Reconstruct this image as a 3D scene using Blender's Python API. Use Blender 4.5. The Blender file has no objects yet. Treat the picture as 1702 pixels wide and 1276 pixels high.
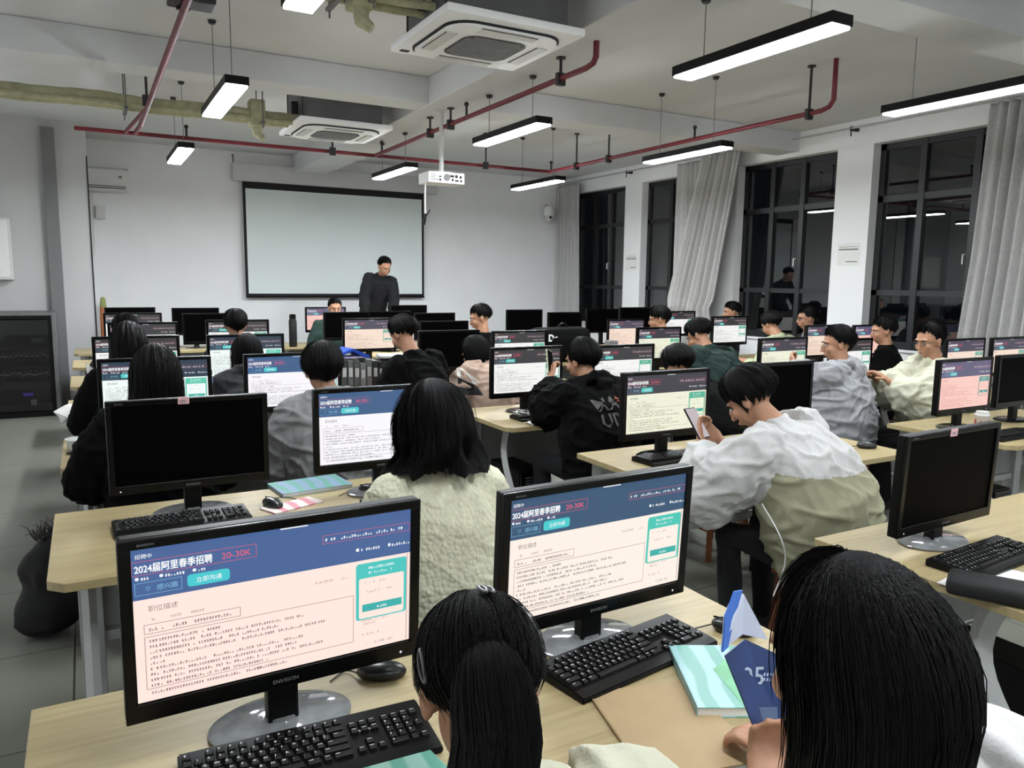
import bpy, bmesh, math, random
from mathutils import Vector, Matrix, noise
from mathutils.bvhtree import BVHTree
random.seed(7)
PI = math.pi
C = bpy.context.scene.collection
scene = bpy.context.scene
R = math.radians
# ------------------------------------------------------------------ camera, world, exposure
YAW, PITCH, ROLL, CAM_H, FOCAL = R(29.0), R(-7.6), R(0.66), 1.62, 1278.0
cd = bpy.data.cameras.new('camera'); cam = bpy.data.objects.new('camera', cd); C.objects.link(cam)
cd.sensor_width = 36.0; cd.lens = FOCAL / 1702 * 36.0; cd.clip_start = .02; cd.clip_end = 100
fw = Vector((math.sin(YAW) * math.cos(PITCH), math.cos(YAW) * math.cos(PITCH), math.sin(PITCH)))
rt0 = Vector((math.cos(YAW), -math.sin(YAW), 0)); up0 = rt0.cross(fw)
rt = rt0 * math.cos(ROLL) + up0 * math.sin(ROLL); up = up0 * math.cos(ROLL) - rt0 * math.sin(ROLL)
M = Matrix((rt, up, -fw)).transposed().to_4x4(); M.translation = Vector((0, 0, CAM_H)); cam.matrix_world = M
scene.camera = cam
w = bpy.data.worlds.new('night'); scene.world = w; w.use_nodes = True
w.node_tree.nodes['Background'].inputs[0].default_value = (.35, .42, .55, 1)
w.node_tree.nodes['Background'].inputs[1].default_value = .006
scene.view_settings.view_transform = 'Standard'; scene.view_settings.look = 'None'
scene.view_settings.exposure = 0.0; scene.view_settings.gamma = 1.0
scene.view_settings.use_curve_mapping = False
LAMP_STRENGTH = {.45: 85.0, 3.19: 85.0, 5.92: 120.0, 8.73: 200.0, -2.3: 85.0}   # radiance of the diffusers, row by row (y)
SCREEN_STRENGTH = 1.0
# ------------------------------------------------------------------ helpers
def lin(c):
    o = []
    for v in c:
        v = v / 255.0
        o.append(v / 12.92 if v <= .04045 else ((v + .055) / 1.055) ** 2.4)
    return tuple(o) + (1.0,)
MATS = {}
def mat(name, rgb, rough=.6, metal=0.0, var=.08, scale=14.0, bump=0.0, bscale=120.0, spec=.5, coat=0.0):
    if name in MATS: return MATS[name]
    m = bpy.data.materials.new(name); m.use_nodes = True; nt = m.node_tree; b = nt.nodes['Principled BSDF']
    b.inputs['Roughness'].default_value = rough; b.inputs['Metallic'].default_value = metal
    b.inputs['Specular IOR Level'].default_value = spec; b.inputs['Coat Weight'].default_value = coat
    tc = nt.nodes.new('ShaderNodeTexCoord'); nz = nt.nodes.new('ShaderNodeTexNoise'); nz.inputs['Scale'].default_value = scale
    nz.inputs['Detail'].default_value = 3
    nt.links.new(tc.outputs['Object'], nz.inputs['Vector'])
    cr = nt.nodes.new('ShaderNodeValToRGB'); c = lin(rgb)
    cr.color_ramp.elements[0].position = .3; cr.color_ramp.elements[1].position = .7
    cr.color_ramp.elements[0].color = tuple(v * (1 - var) for v in c[:3]) + (1,)
    cr.color_ramp.elements[1].color = tuple(min(1, v * (1 + var)) for v in c[:3]) + (1,)
    nt.links.new(nz.outputs['Fac'], cr.inputs['Fac']); nt.links.new(cr.outputs['Color'], b.inputs['Base Color'])
    if bump:
        n2 = nt.nodes.new('ShaderNodeTexNoise'); n2.inputs['Scale'].default_value = bscale; n2.inputs['Detail'].default_value = 4
        nt.links.new(tc.outputs['Object'], n2.inputs['Vector'])
        bp = nt.nodes.new('ShaderNodeBump'); bp.inputs['Strength'].default_value = bump; bp.inputs['Distance'].default_value = .004
        nt.links.new(n2.outputs['Fac'], bp.inputs['Height']); nt.links.new(bp.outputs['Normal'], b.inputs['Normal'])
    MATS[name] = m; return m
def emat(name, rgb, strength=1.0, sampling='NONE'):
    if name in MATS: return MATS[name]
    m = bpy.data.materials.new(name); m.use_nodes = True; nt = m.node_tree; b = nt.nodes['Principled BSDF']
    b.inputs['Base Color'].default_value = (.02, .02, .02, 1); b.inputs['Roughness'].default_value = .35
    b.inputs['Emission Color'].default_value = lin(rgb); b.inputs['Emission Strength'].default_value = strength
    m.cycles.emission_sampling = sampling
    MATS[name] = m; return m
def mesh_from(bm, name, mats, smooth=False):
    me = bpy.data.meshes.new(name); bm.normal_update(); bm.to_mesh(me); bm.free()
    for m in (mats if isinstance(mats, (list, tuple)) else [mats]): me.materials.append(m)
    if smooth:
        me.polygons.foreach_set('use_smooth', [True] * len(me.polygons))
        me.set_sharp_from_angle(angle=R(40))
    return me
def obj(name, bm, mats, parent=None, loc=None, rz=0.0, smooth=False):
    me = bm if isinstance(bm, bpy.types.Mesh) else mesh_from(bm, name, mats, smooth)
    o = bpy.data.objects.new(name, me); C.objects.link(o)
    if loc is not None: o.location = loc
    if rz: o.rotation_euler = (0, 0, rz)
    if parent: o.parent = parent
    return o
def thing(name, label, cat, loc=(0, 0, 0), rz=0.0, group=None):
    o = bpy.data.objects.new(name, None); C.objects.link(o); o.empty_display_size = .05
    o.location = loc; o.rotation_euler = (0, 0, rz)
    return tag(o, label, cat, group)
def tag(o, label, cat, group=None):
    o['label'] = label; o['category'] = cat
    if group: o['group'] = group
    return o
def struct(name, bm, mats, smooth=False):
    o = obj(name, bm, mats, smooth=smooth); o['kind'] = 'structure'; return o
def dup(root, loc=None, rz=None, label=None, group=None):
    def cp(o, par):
        c = o.copy(); C.objects.link(c)
        if par is not None: c.parent = par
        for ch in KIDS(o): cp(ch, c)
        return c
    r = cp(root, None)
    if loc is not None: r.location = loc
    if rz is not None: r.rotation_euler = (0, 0, rz)
    if label: r['label'] = label
    if group: r['group'] = group
    return r
def KIDS(o): return [c for c in list(C.objects) if c.parent is o] if False else list(o.children)
def nb(): return bmesh.new()
def bx(bm, lo, hi, bev=0.0, mi=0, seg=2):
    vs = [bm.verts.new((x, y, z)) for x in (lo[0], hi[0]) for y in (lo[1], hi[1]) for z in (lo[2], hi[2])]
    fs = [bm.faces.new([vs[i] for i in q]) for q in ((0, 1, 3, 2), (4, 6, 7, 5), (0, 4, 5, 1), (2, 3, 7, 6), (0, 2, 6, 4), (1, 5, 7, 3))]
    for f in fs: f.material_index = mi
    if bev:
        es = list({e for f in fs for e in f.edges})
        r = bmesh.ops.bevel(bm, geom=es, offset=bev, segments=seg, affect='EDGES', profile=.6)
        for f in r['faces']: f.material_index = mi
    return vs
def tube(bm, pts, rad, n=8, mi=0, caps=True, flat=None):
    pts = [Vector(p) for p in pts]; m = len(pts)
    if not isinstance(rad, (list, tuple)): rad = [rad] * m
    rings = []; prev = None
    for i, p in enumerate(pts):
        t = (pts[min(i + 1, m - 1)] - pts[max(i - 1, 0)])
        if t.length < 1e-9: t = Vector((0, 0, 1))
        t.normalize()
        if prev is None:
            a = Vector((0, 0, 1)) if abs(t.z) < .9 else Vector((1, 0, 0))
            u = t.cross(a).normalized()
        else:
            u = (prev - t * prev.dot(t)).normalized()
        prev = u; v = t.cross(u); ring = []
        for k in range(n):
            an = 2 * PI * k / n
            ring.append(bm.verts.new(p + (u * math.cos(an) + v * math.sin(an) * (flat or 1)) * rad[i]))
        rings.append(ring)
    for i in range(m - 1):
        for k in range(n):
            f = bm.faces.new((rings[i][k], rings[i][(k + 1) % n], rings[i + 1][(k + 1) % n], rings[i + 1][k])); f.material_index = mi
    if caps:
        bm.faces.new(rings[0][::-1]).material_index = mi; bm.faces.new(rings[-1]).material_index = mi
def lathe(bm, prof, c=(0, 0, 0), n=24, mi=0, sx=1, sy=1):
    rings = []
    for r, z in prof:
        rings.append([bm.verts.new((c[0] + r * sx * math.cos(2 * PI * k / n), c[1] + r * sy * math.sin(2 * PI * k / n), c[2] + z)) for k in range(n)])
    for i in range(len(prof) - 1):
        for k in range(n):
            f = bm.faces.new((rings[i][k], rings[i][(k + 1) % n], rings[i + 1][(k + 1) % n], rings[i + 1][k])); f.material_index = mi
    bm.faces.new(rings[0][::-1]).material_index = mi; bm.faces.new(rings[-1]).material_index = mi
def prism(bm, poly, z0, z1, mi=0, f3=lambda x, y, z: (x, y, z)):
    a = [bm.verts.new(f3(x, y, z0)) for x, y in poly]; b = [bm.verts.new(f3(x, y, z1)) for x, y in poly]; n = len(poly)
    bm.faces.new(a[::-1]).material_index = mi; bm.faces.new(b).material_index = mi
    for i in range(n): bm.faces.new((a[i], a[(i + 1) % n], b[(i + 1) % n], b[i])).material_index = mi
def fixn(bm): bmesh.ops.recalc_face_normals(bm, faces=bm.faces); return bm
def ell(bm, c, r, rot=None, sub=2, mi=0):
    m = Matrix.Translation(Vector(c)) @ ((rot.to_4x4() if rot is not None else Matrix.Identity(4)) @ Matrix.Diagonal((r[0], r[1], r[2], 1)))
    bmesh.ops.create_icosphere(bm, subdivisions=sub, radius=1.0, matrix=m)
def text_mesh(s, size, align='LEFT', res=2, bold=0.0):
    cu = bpy.data.curves.new('t', 'FONT'); cu.body = s; cu.size = size; cu.align_x = align; cu.resolution_u = res; cu.offset = bold
    o = bpy.data.objects.new('t', cu); C.objects.link(o)
    dg = bpy.context.evaluated_depsgraph_get(); me = bpy.data.meshes.new_from_object(o.evaluated_get(dg))
    bpy.data.objects.remove(o); bpy.data.curves.remove(cu); return me
def add_text(bm, s, size, f, mi=0, align='LEFT', res=2, bold=0.0, maxw=None):
    """text laid in 2-D then sent through f(x, y) -> 3-D"""
    me = text_mesh(s, size, align, res, bold)
    k = 1.0
    if maxw and len(me.vertices):
        wd = max(v.co.x for v in me.vertices) - min(v.co.x for v in me.vertices)
        if wd > 0: k = maxw / wd
    vs = [bm.verts.new(f(v.co.x * k, v.co.y)) for v in me.vertices]
    for p in me.polygons:
        try: bm.faces.new([vs[i] for i in p.vertices]).material_index = mi
        except ValueError: pass
    bpy.data.meshes.remove(me)
# ------------------------------------------------------------------ materials
m_wall = mat('wall_paint', (238, 238, 238), .85, var=.02, scale=2, bump=.1, bscale=60)
m_ceil = mat('ceiling_paint', (212, 213, 214), .9, var=.03, scale=1.5, bump=.08, bscale=40)
m_greypaint = mat('grey_trim_paint', (112, 112, 112), .7, var=.04)
m_alu = mat('window_frame_metal', (27, 27, 29), .45, var=.05)
m_curtain = mat('curtain_cloth', (180, 179, 177), .85, var=.08, scale=30, bump=.3, bscale=250)
m_white = mat('white_plastic', (226, 226, 223), .45, var=.02)
m_acw = mat('bright_white_plastic', (250, 250, 250), .5, var=.01)
m_offwhite = mat('aged_white_plastic', (205, 205, 200), .5, var=.03)
m_black = mat('black_plastic', (4, 4, 4), .42, var=.1, spec=.22)
m_blackmatt = mat('black_matt', (7, 7, 7), .75, var=.15)
m_screenoff = mat('dark_lcd', (2, 2, 2), .5, var=.05, spec=.03)
m_gloss = mat('glossy_black', (7, 7, 7), .12, var=.05)
m_metalgrey = mat('grey_powder_steel', (176, 177, 176), .42, .0, var=.04, bump=.1, bscale=300)
m_panel = mat('grey_modesty_panel', (138, 139, 138), .6, var=.05)
m_steel = mat('galvanised_steel', (120, 121, 122), .45, .6, var=.12, scale=8)
m_duct = mat('grey_unit_casing', (98, 98, 99), .5, .3, var=.1, scale=5)
m_red = mat('red_pipe_paint', (108, 22, 36), .42, var=.15, scale=9)
m_wrap = mat('yellowed_pipe_wrap', (176, 174, 142), .75, var=.18, scale=16, bump=.5, bscale=70)
m_bracket = mat('dark_bracket_steel', (55, 52, 54), .5, .5, var=.2)
m_rubber = mat('black_cable', (14, 14, 14), .6, var=.1)
m_wcable = mat('white_cable', (225, 225, 222), .5, var=.02)
m_wood = None
m_stool = mat('brown_stool_wood', (118, 66, 36), .55, var=.25, scale=9, bump=.2, bscale=60)
m_skin = mat('skin', (172, 126, 98), .55, var=.07, scale=30)
m_lens = mat('dark_lens', (10, 10, 12), .08)
m_paper = mat('white_paper', (228, 228, 224), .8, var=.03)
m_sticker = mat('pink_sticker', (214, 170, 175), .7, var=.12, scale=60)
m_lamp = {y: emat('lamp_diffuser_%d' % i, (244, 250, 255), s, 'FRONT_BACK') for i, (y, s) in enumerate(LAMP_STRENGTH.items())}

def wood_mat():
    m = bpy.data.materials.new('maple_laminate'); m.use_nodes = True; nt = m.node_tree; b = nt.nodes['Principled BSDF']
    tc = nt.nodes.new('ShaderNodeTexCoord'); mp = nt.nodes.new('ShaderNodeMapping'); mp.inputs['Scale'].default_value = (1.2, 22, 6)
    nz = nt.nodes.new('ShaderNodeTexNoise'); nz.inputs['Scale'].default_value = 3; nz.inputs['Detail'].default_value = 6; nz.inputs['Distortion'].default_value = .6
    cr = nt.nodes.new('ShaderNodeValToRGB')
    cr.color_ramp.elements[0].position = .3; cr.color_ramp.elements[0].color = lin((154, 137, 98))
    cr.color_ramp.elements[1].position = .72; cr.color_ramp.elements[1].color = lin((174, 158, 118))
    nt.links.new(tc.outputs['Object'], mp.inputs['Vector']); nt.links.new(mp.outputs['Vector'], nz.inputs['Vector'])
    nt.links.new(nz.outputs['Fac'], cr.inputs['Fac']); nt.links.new(cr.outputs['Color'], b.inputs['Base Color'])
    b.inputs['Roughness'].default_value = .42; return m
m_wood = wood_mat()
def floor_mat():
    m = bpy.data.materials.new('floor_tiles'); m.use_nodes = True; nt = m.node_tree; b = nt.nodes['Principled BSDF']
    tc = nt.nodes.new('ShaderNodeTexCoord'); br = nt.nodes.new('ShaderNodeTexBrick')
    br.offset = 0.0; br.squash = 1.0
    br.inputs['Scale'].default_value = 1.0; br.inputs['Brick Width'].default_value = .8; br.inputs['Row Height'].default_value = .8
    br.inputs['Mortar Size'].default_value = .004; br.inputs['Mortar Smooth'].default_value = .1; br.inputs['Bias'].default_value = 0
    br.inputs['Color1'].default_value = lin((124, 125, 115)); br.inputs['Color2'].default_value = lin((131, 132, 122)); br.inputs['Mortar'].default_value = lin((62, 62, 58))
    mp = nt.nodes.new('ShaderNodeMapping'); mp.inputs['Location'].default_value = (.12, .25, 0)
    nt.links.new(tc.outputs['Object'], mp.inputs['Vector']); nt.links.new(mp.outputs['Vector'], br.inputs['Vector'])
    nz = nt.nodes.new('ShaderNodeTexNoise'); nz.inputs['Scale'].default_value = 2.2; nz.inputs['Detail'].default_value = 5
    nt.links.new(tc.outputs['Object'], nz.inputs['Vector'])
    mx = nt.nodes.new('ShaderNodeMix'); mx.data_type = 'RGBA'; mx.blend_type = 'MULTIPLY'; mx.inputs[0].default_value = .35
    nt.links.new(br.outputs['Color'], mx.inputs[6]); nt.links.new(nz.outputs['Color'], mx.inputs[7])
    cr = nt.nodes.new('ShaderNodeValToRGB'); cr.color_ramp.elements[0].color = (.6, .6, .6, 1); cr.color_ramp.elements[1].color = (1, 1, 1, 1)
    nt.links.new(nz.outputs['Fac'], cr.inputs['Fac']); nt.links.new(cr.outputs['Color'], mx.inputs[7])
    nt.links.new(mx.outputs[2], b.inputs['Base Color']); b.inputs['Roughness'].default_value = .33; return m
def glass_mat():
    m = bpy.data.materials.new('window_glass'); m.use_nodes = True; b = m.node_tree.nodes['Principled BSDF']
    b.inputs['Base Color'].default_value = (.75, .78, .8, 1); b.inputs['Roughness'].default_value = .0
    b.inputs['Transmission Weight'].default_value = 1.0; b.inputs['IOR'].default_value = 1.6; return m
m_glass = glass_mat()
# ------------------------------------------------------------------ the room
X0, X1, Y0, Y1, ZC = -1.9, 7.9, -4.2, 12.4, 3.5
b = nb(); bx(b, (X0 - .2, Y0 - .2, -.12), (X1 + .3, Y1 + .2, 0)); struct('floor', b, floor_mat())
b = nb(); bx(b, (X0 - .2, Y0 - .2, ZC), (X1 + .3, Y1 + .2, ZC + .15)); struct('ceiling', b, m_ceil)
b = nb(); bx(b, (.12, Y1, 0), (X1 + .25, Y1 + .2, ZC)); struct('wall_front', b, m_wall)
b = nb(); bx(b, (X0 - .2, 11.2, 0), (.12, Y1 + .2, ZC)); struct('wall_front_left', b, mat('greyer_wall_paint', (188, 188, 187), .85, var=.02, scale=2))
b = nb(); bx(b, (X0 - .2, Y0 - .2, 0), (X0, 11.2, ZC)); struct('wall_left', b, m_wall)
b = nb(); bx(b, (X0, Y0 - .2, 0), (X1 + .25, Y0, ZC)); struct('wall_back', b, m_wall)
WINS = [(-.6, 1.6), (2.1, 3.6), (3.95, 5.88), (6.36, 7.95), (8.4, 10.03), (10.47, 12.1)]
ZS, ZH = .92, 3.21
b = nb()
bx(b, (X1, Y0 - .2, 0), (X1 + .25, Y1, ZS)); bx(b, (X1, Y0 - .2, ZH), (X1 + .25, Y1, ZC))
ys = [Y0 - .2]
for a, c in WINS: ys += [a, c]
ys.append(Y1)
for i in range(0, len(ys), 2): bx(b, (X1, ys[i], ZS), (X1 + .25, ys[i + 1], ZH))
struct('wall_right', b, m_wall)
MUL = {2: [4.76, 5.35], 3: [6.95, 7.44], 4: [8.9, 9.45], 5: [11.0, 11.5]}
for i, (a, c) in enumerate(WINS):
    b = nb(); x0, x1 = X1 + .13, X1 + .19; t = .035
    for lo, hi in (((x0, a, ZS), (x1, c, ZS + .07)), ((x0, a, ZH - .07), (x1, c, ZH)), ((x0, a, ZS), (x1, a + .07, ZH)), ((x0, c - .07, ZS), (x1, c, ZH)),
                   ((x0, a, 2.56), (x1, c, 2.63)), ((x0, a, 1.51), (x1, c, 1.57))): bx(b, lo, hi)
    for y in MUL.get(i, [a + (c - a) / 3, a + 2 * (c - a) / 3]): bx(b, (x0 - .01, y - t, ZS), (x1, y + t, ZH))
    wf = struct('window_%d' % (i + 1), b, m_alu)
    b = nb(); bx(b, (x0 + .025, a + .02, ZS + .02), (x0 + .035, c - .02, ZH - .02)); obj('glass_pane', b, m_glass, wf)
    b = nb(); bx(b, (X1 - .03, a, ZS - .03), (x0, c, ZS), .005); obj('window_sill', b, m_wall, wf)
    if i in MUL:
        b = nb()
        for y in MUL[i][:1]: tube(b, [(x0 - .01, y + .05, 1.95), (x0 - .045, y + .05, 1.95), (x0 - .045, y + .05, 1.85)], .008, 6)
        obj('window_handle', b, m_white, wf)
# beams
def beam(n, lo, hi):
    b = nb(); bx(b, lo, hi, .01); struct('trim_%d' % n, b, m_ceil)
beam(1, (2.92, Y0, 3.25), (3.42, Y1, ZC - .001)); beam(2, (X0, 6.93, 3.26), (2.921, 7.28, ZC - .001)); beam(3, (3.419, 6.93, 3.26), (X1, 7.28, ZC - .001))
beam(4, (3.419, 3.05, 3.26), (X1, 3.42, ZC - .001)); beam(5, (X0, 3.05, 3.26), (2.921, 3.42, ZC - .001)); beam(6, (X0, -1.0, 3.26), (2.921, -.6, ZC - .001)); beam(7, (3.419, -1.0, 3.26), (X1, -.6, ZC - .001))
b = nb(); bx(b, (-.36, 11.1, 0), (-.22, 11.2, 3.4)); struct('trim_8', b, m_greypaint)
b = nb(); bx(b, (.12, Y1 - .015, 0), (X1, Y1, .1)); struct('baseboard_front', b, m_greypaint)
b = nb(); bx(b, (X1 - .015, Y0, 0), (X1, Y1, .1)); struct('baseboard_right', b, m_greypaint)
# platform at the front of the room
b = nb(); bx(b, (1.6, 10.75, 0), (6.6, Y1 - .02, .14), .01); struct('trim_9', b, m_panel)
# ------------------------------------------------------------------ luminaires
def lamp(x, y, label):
    t = thing('pendant_light', label, 'ceiling light', (x, y, 2.85), 0, 'linear pendant lights')
    b = nb(); bx(b, (-.075, -.57, .0), (.075, .57, .055), .004)
    obj('housing', b, m_black, t)
    b = nb(); bx(b, (-.066, -.56, -.012), (.066, .56, .001), .004); obj('diffuser', b, m_lamp[y], t)
    zt = (3.25 if 2.92 < x < 3.42 else ZC) - 2.85 - .002
    for s in (-1, 1):
        b = nb(); tube(b, [(0, s * .38, .05), (0, s * .38, zt)], .003, 6); obj('suspension_wire', b, m_steel, t)
        b = nb(); lathe(b, [(.022, zt - .025), (.03, zt - .008), (.03, zt)], (0, s * .38, 0), 12); obj('ceiling_rose', b, m_bracket, t)
    return t
LX = (.93, 3.23, 5.17); LY = (3.19, 5.92, 8.73, .45, -2.3)
names = {(0, 0): 'black pendant light cut by the top edge, left of the big cooling unit', (1, 0): 'largest black pendant light, at top right above the red pipes',
 (2, 0): 'long black pendant light cut by the right edge of the photo', (0, 1): 'black pendant light hanging across the yellowed pipes, upper left',
 (1, 1): 'black pendant light in the middle of the room, above and right of the projector', (2, 1): 'black pendant light seen against the twisted middle curtains',
 (0, 2): 'farthest left black pendant light, below the red cross pipe', (1, 2): 'small black pendant light just left of the projector', (2, 2): 'small far black pendant light above the dome camera'}
for j in range(5):
    for i in range(3):
        lamp(LX[i], LY[j], names.get((i, j), 'black pendant light %s, %s of three' % ('above the photographer' if j == 3 else 'at the back of the room', ('left', 'middle', 'right')[i])))
# ------------------------------------------------------------------ ceiling services
def hanger(b, x, y, z, top, mi=1):
    tube(b, [(x, y, z), (x, y, top)], .011, 8, mi); lathe(b, [(.035, top - .012), (.035, top)], (x, y, 0), 12, mi)
def clamp(b, x, y, z, mi=1): bx(b, (x - .035, y - .02, z - .05), (x + .035, y + .02, z + .04), .006, mi)
sp = thing('sprinkler_pipe', 'red fire sprinkler pipework hanging under the ceiling and beams', 'pipe')
b = nb(); P = .021
tube(b, [(.0, 9.15, 3.1), (5.62, 9.15, 3.1)], P, 10); obj('cross_pipe', b, m_red, sp, smooth=True)
b = nb(); tube(b, [(3.15, 9.15, 3.1), (3.15, 4.66, 3.1), (3.15, 4.58, 3.115), (3.15, 4.55, 3.15), (3.15, 4.55, 3.25)], P, 10); obj('beam_pipe', b, m_red, sp, smooth=True)
b = nb(); tube(b, [(5.62, 9.15, 3.1), (5.62, 4.72, 3.1), (5.62, 4.64, 3.12), (5.62, 4.6, 3.17), (5.62, 4.6, 3.5)], P, 10); obj('window_side_pipe', b, m_red, sp, smooth=True)
b = nb(); tube(b, [(.55, 9.15, 3.1), (.55, 8.3, 3.04), (.55, -2, 3.04)], P, 10); obj('left_pipe', b, m_red, sp, smooth=True)
b = nb(); tube(b, [(.46, 9.15, 3.1), (.47, 8.5, 3.05), (.55, 7.45, 3.04)], P * .9, 8); obj('branch_pipe', b, m_red, sp, smooth=True)
for x, y, top in ((2.62, 9.1, 3.5), (4.62, 9.1, 3.5), (3.15, 7.45, 3.25), (3.15, 6.95, 3.25), (3.15, 5.0, 3.25), (5.62, 8.5, 3.5), (5.62, 7.8, 3.5), (5.62, 4.85, 3.5), (.55, 4.7, 3.5), (.55, 7.4, 3.5)):
    b = nb(); hanger(b, x, y, 3.05, top, 0); clamp(b, x, y, 3.1, 0); obj('pipe_hanger', b, m_bracket, sp)
for x, y in ((1.05, 9.15), (5.62, 9.12), (3.15, 8.9), (3.15, 6.6), (5.62, 6.3)):
    b = nb(); tube(b, [(x, y, 3.1), (x, y, 3.2)], .012, 8); lathe(b, [(.012, .0), (.022, .01), (.02, .03), (.006, .04)], (x, y, 3.2), 10); obj('sprinkler_head', b, m_bracket, sp)
b = nb(); bx(b, (.47, 4.55, 3.06), (.7, 4.72, 3.3), .01); obj('mounting_bracket', b, m_bracket, sp)

def wrapped_run(label, y, x0, x1, z, drop):
    t = thing('insulated_pipes', label, 'pipe', (0, 0, 0), 0)
    for dy, dz, r in ((0, 0, .045), (.09, -.05, .03), (-.07, -.06, .026)):
        b = nb(); n = 60; pts = []; rr = []
        for k in range(n):
            u = k / (n - 1); pts.append((x0 + (x1 - x0) * u, y + dy + .008 * math.sin(u * 21 + dy * 50), z + dz - .012 * math.sin(u * 12.0) ** 2)); rr.append(r * (1 + .06 * math.sin(u * 260) + .05 * math.sin(u * 37)))
        tube(b, pts, rr, 10); obj('wrapped_pipe', b, m_wrap, t, smooth=True)
    xs = [x0 + .35, x0 + 1.3, x0 + 2.3] if drop is None else [drop - .25, drop - .9]
    for x in xs + [x1 - .4]:
        if x < x0: continue
        b = nb()
        for s in (-.15, .15): tube(b, [(x, y + s, z - .16), (x, y + s, ZC)], .006, 6)
        bx(b, (x - .015, y - .18, z - .115), (x + .015, y + .18, z - .095)); obj('trapeze_hanger', b, m_steel, t)
    b = nb(); bx(b, (x1 - .5, y - .09, z - .13), (x1 - .36, y + .09, z + .12), .02); tube(b, [(x1 - .43, y, z - .1), (x1 - .43, y - .02, z - .2), (x1 - .38, y - .05, z - .24)], [.05, .045, .03], 10)
    obj('wrapped_valve', b, m_wrap, t, smooth=True)
wrapped_run('bundle of yellowed wrapped pipes running from the left wall to the far cooling unit', 7.95, X0 + .01, 1.98, 3.2, None)
wrapped_run('short bundle of yellowed wrapped pipes entering the nearer cooling unit, at top edge', 4.55, X0 + .01, 1.92, 3.3, 1.6)

def cassette(x, y, label):
    t = thing('ceiling_air_conditioner', label, 'air conditioner', (x, y, 3.1), 0, 'cassette air conditioners')
    b = nb(); bx(b, (-.38, -.38, .05), (.38, .38, ZC - 3.101), .01); obj('casing', b, m_duct, t)
    b = nb(); bx(b, (-.46, -.46, .0), (.46, .46, .05), .016)
    obj('panel', b, m_acw, t, smooth=True)
    def rr(hx, r, n=8):
        o = []
        for cx, cy, a0 in ((hx - r, hx - r, 0), (-hx + r, hx - r, PI / 2), (-hx + r, -hx + r, PI), (hx - r, -hx + r, 1.5 * PI)):
            for k in range(n + 1): o.append((cx + r * math.cos(a0 + PI / 2 * k / n), cy + r * math.sin(a0 + PI / 2 * k / n)))
        return o
    b = nb(); prism(b, rr(.385, .16), -.012, .002); fixn(b); obj('outlet_slot', b, m_blackmatt, t)
    b = nb(); prism(b, rr(.372, .15), -.024, -.01); fixn(b); obj('inner_panel', b, m_acw, t)
    b = nb(); prism(b, rr(.215, .09), -.028, -.022); fixn(b)
    for k in range(-9, 10):
        h = .2 - (.04 if abs(k) > 7 else 0)
        bx(b, (k * .0215 - .002, -h, -.032), (k * .0215 + .002, h, -.027), 0, 1); bx(b, (-h, k * .0215 - .002, -.032), (h, k * .0215 + .002, -.027), 0, 1)
    obj('air_grille', b, [mat('grille_dark', (70, 70, 70), .6), mat('grille_grey', (150, 150, 150), .6)], t)
    for k in range(4):
        a = k * PI / 2; rot = Matrix.Rotation(a, 4, 'Z'); b = nb(); bx(b, (-.19, -.345, -.03), (.19, -.275, -.022), .003); bmesh.ops.transform(b, matrix=rot, verts=b.verts)
        obj('louvre', b, m_offwhite, t)
        b = nb(); bx(b, (-.19, -.3475, -.028), (.19, -.3445, -.0205)); bx(b, (-.19, -.276, -.028), (.19, -.273, -.0205)); bmesh.ops.transform(b, matrix=rot, verts=b.verts); obj('louvre_gap', b, m_blackmatt, t)
    b = nb(); bx(b, (-.42, .36, -.004), (-.36, .4, .0), .001); obj('indicator', b, m_blackmatt, t)
    for s in ((-1, -1), (1, -1), (-1, 1), (1, 1)):
        b = nb(); tube(b, [(s[0] * .4, s[1] * .3, .05), (s[0] * .4, s[1] * .3, ZC - 3.102)], .006, 6); obj('hanging_rod', b, m_bracket, t)
    for s in (-1, 1):
        b = nb(); bx(b, (.38 if s > 0 else -.44, -.04, .14), (.44 if s > 0 else -.38, .04, .26), .01); obj('pipe_cover', b, m_bracket, t)
cassette(2.3, 4.56, 'large cassette air conditioner with square grille, nearest, at top of the photo')
cassette(2.33, 8.0, 'smaller looking far cassette air conditioner beyond the cross beam')

# split air conditioner on the front wall behind the corner of the left wall
t = thing('wall_air_conditioner', 'white wall air conditioner high on the front wall behind the left corner', 'air conditioner', (.2, Y1, 2.95))
b = nb(); prism(b, [(0, -.16), (0, .16), (.1, .17), (.2, .13), (.23, .0), (.18, -.14), (.06, -.17)], -.35, .43, 0, lambda x, y, z: (z, -x, y)); fixn(b)
bmesh.ops.bevel(b, geom=list(b.edges), offset=.008, segments=2, affect='EDGES'); obj('housing', b, m_white, t, smooth=True)
b = nb(); bx(b, (-.3, -.216, -.125), (.38, -.19, -.115)); bx(b, (-.3, -.226, -.095), (.38, -.2, -.088)); obj('air_slot', b, m_greypaint, t)
b = nb(); bx(b, (.3, -.235, .02), (.34, -.22, .05), .003); obj('display', b, m_greypaint, t)
b = nb(); tube(b, [(.13, Y1 - .05, 2.95), (.14, Y1 - .05, 2.75), (.13, Y1 - .05, 1.9)], .03, 8); tag(obj('pipe_trunking', b, m_offwhite, smooth=True), 'white pipe trunking below the wall air conditioner at the left corner', 'pipe')
b = nb(); bx(b, (.2, Y1 - .08, 2.42), (.32, Y1, 2.6), .006); tag(obj('junction_box', b, m_offwhite), 'small white box on the front wall beneath the wall air conditioner', 'box')
b = nb(); tube(b, [(.115, 11.19, 3.1), (.112, 11.19, 2.0), (.115, 11.19, .2)], .008, 6); tag(obj('wall_cable', b, m_rubber), 'thin black cable running down the left wall corner', 'cable')

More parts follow.
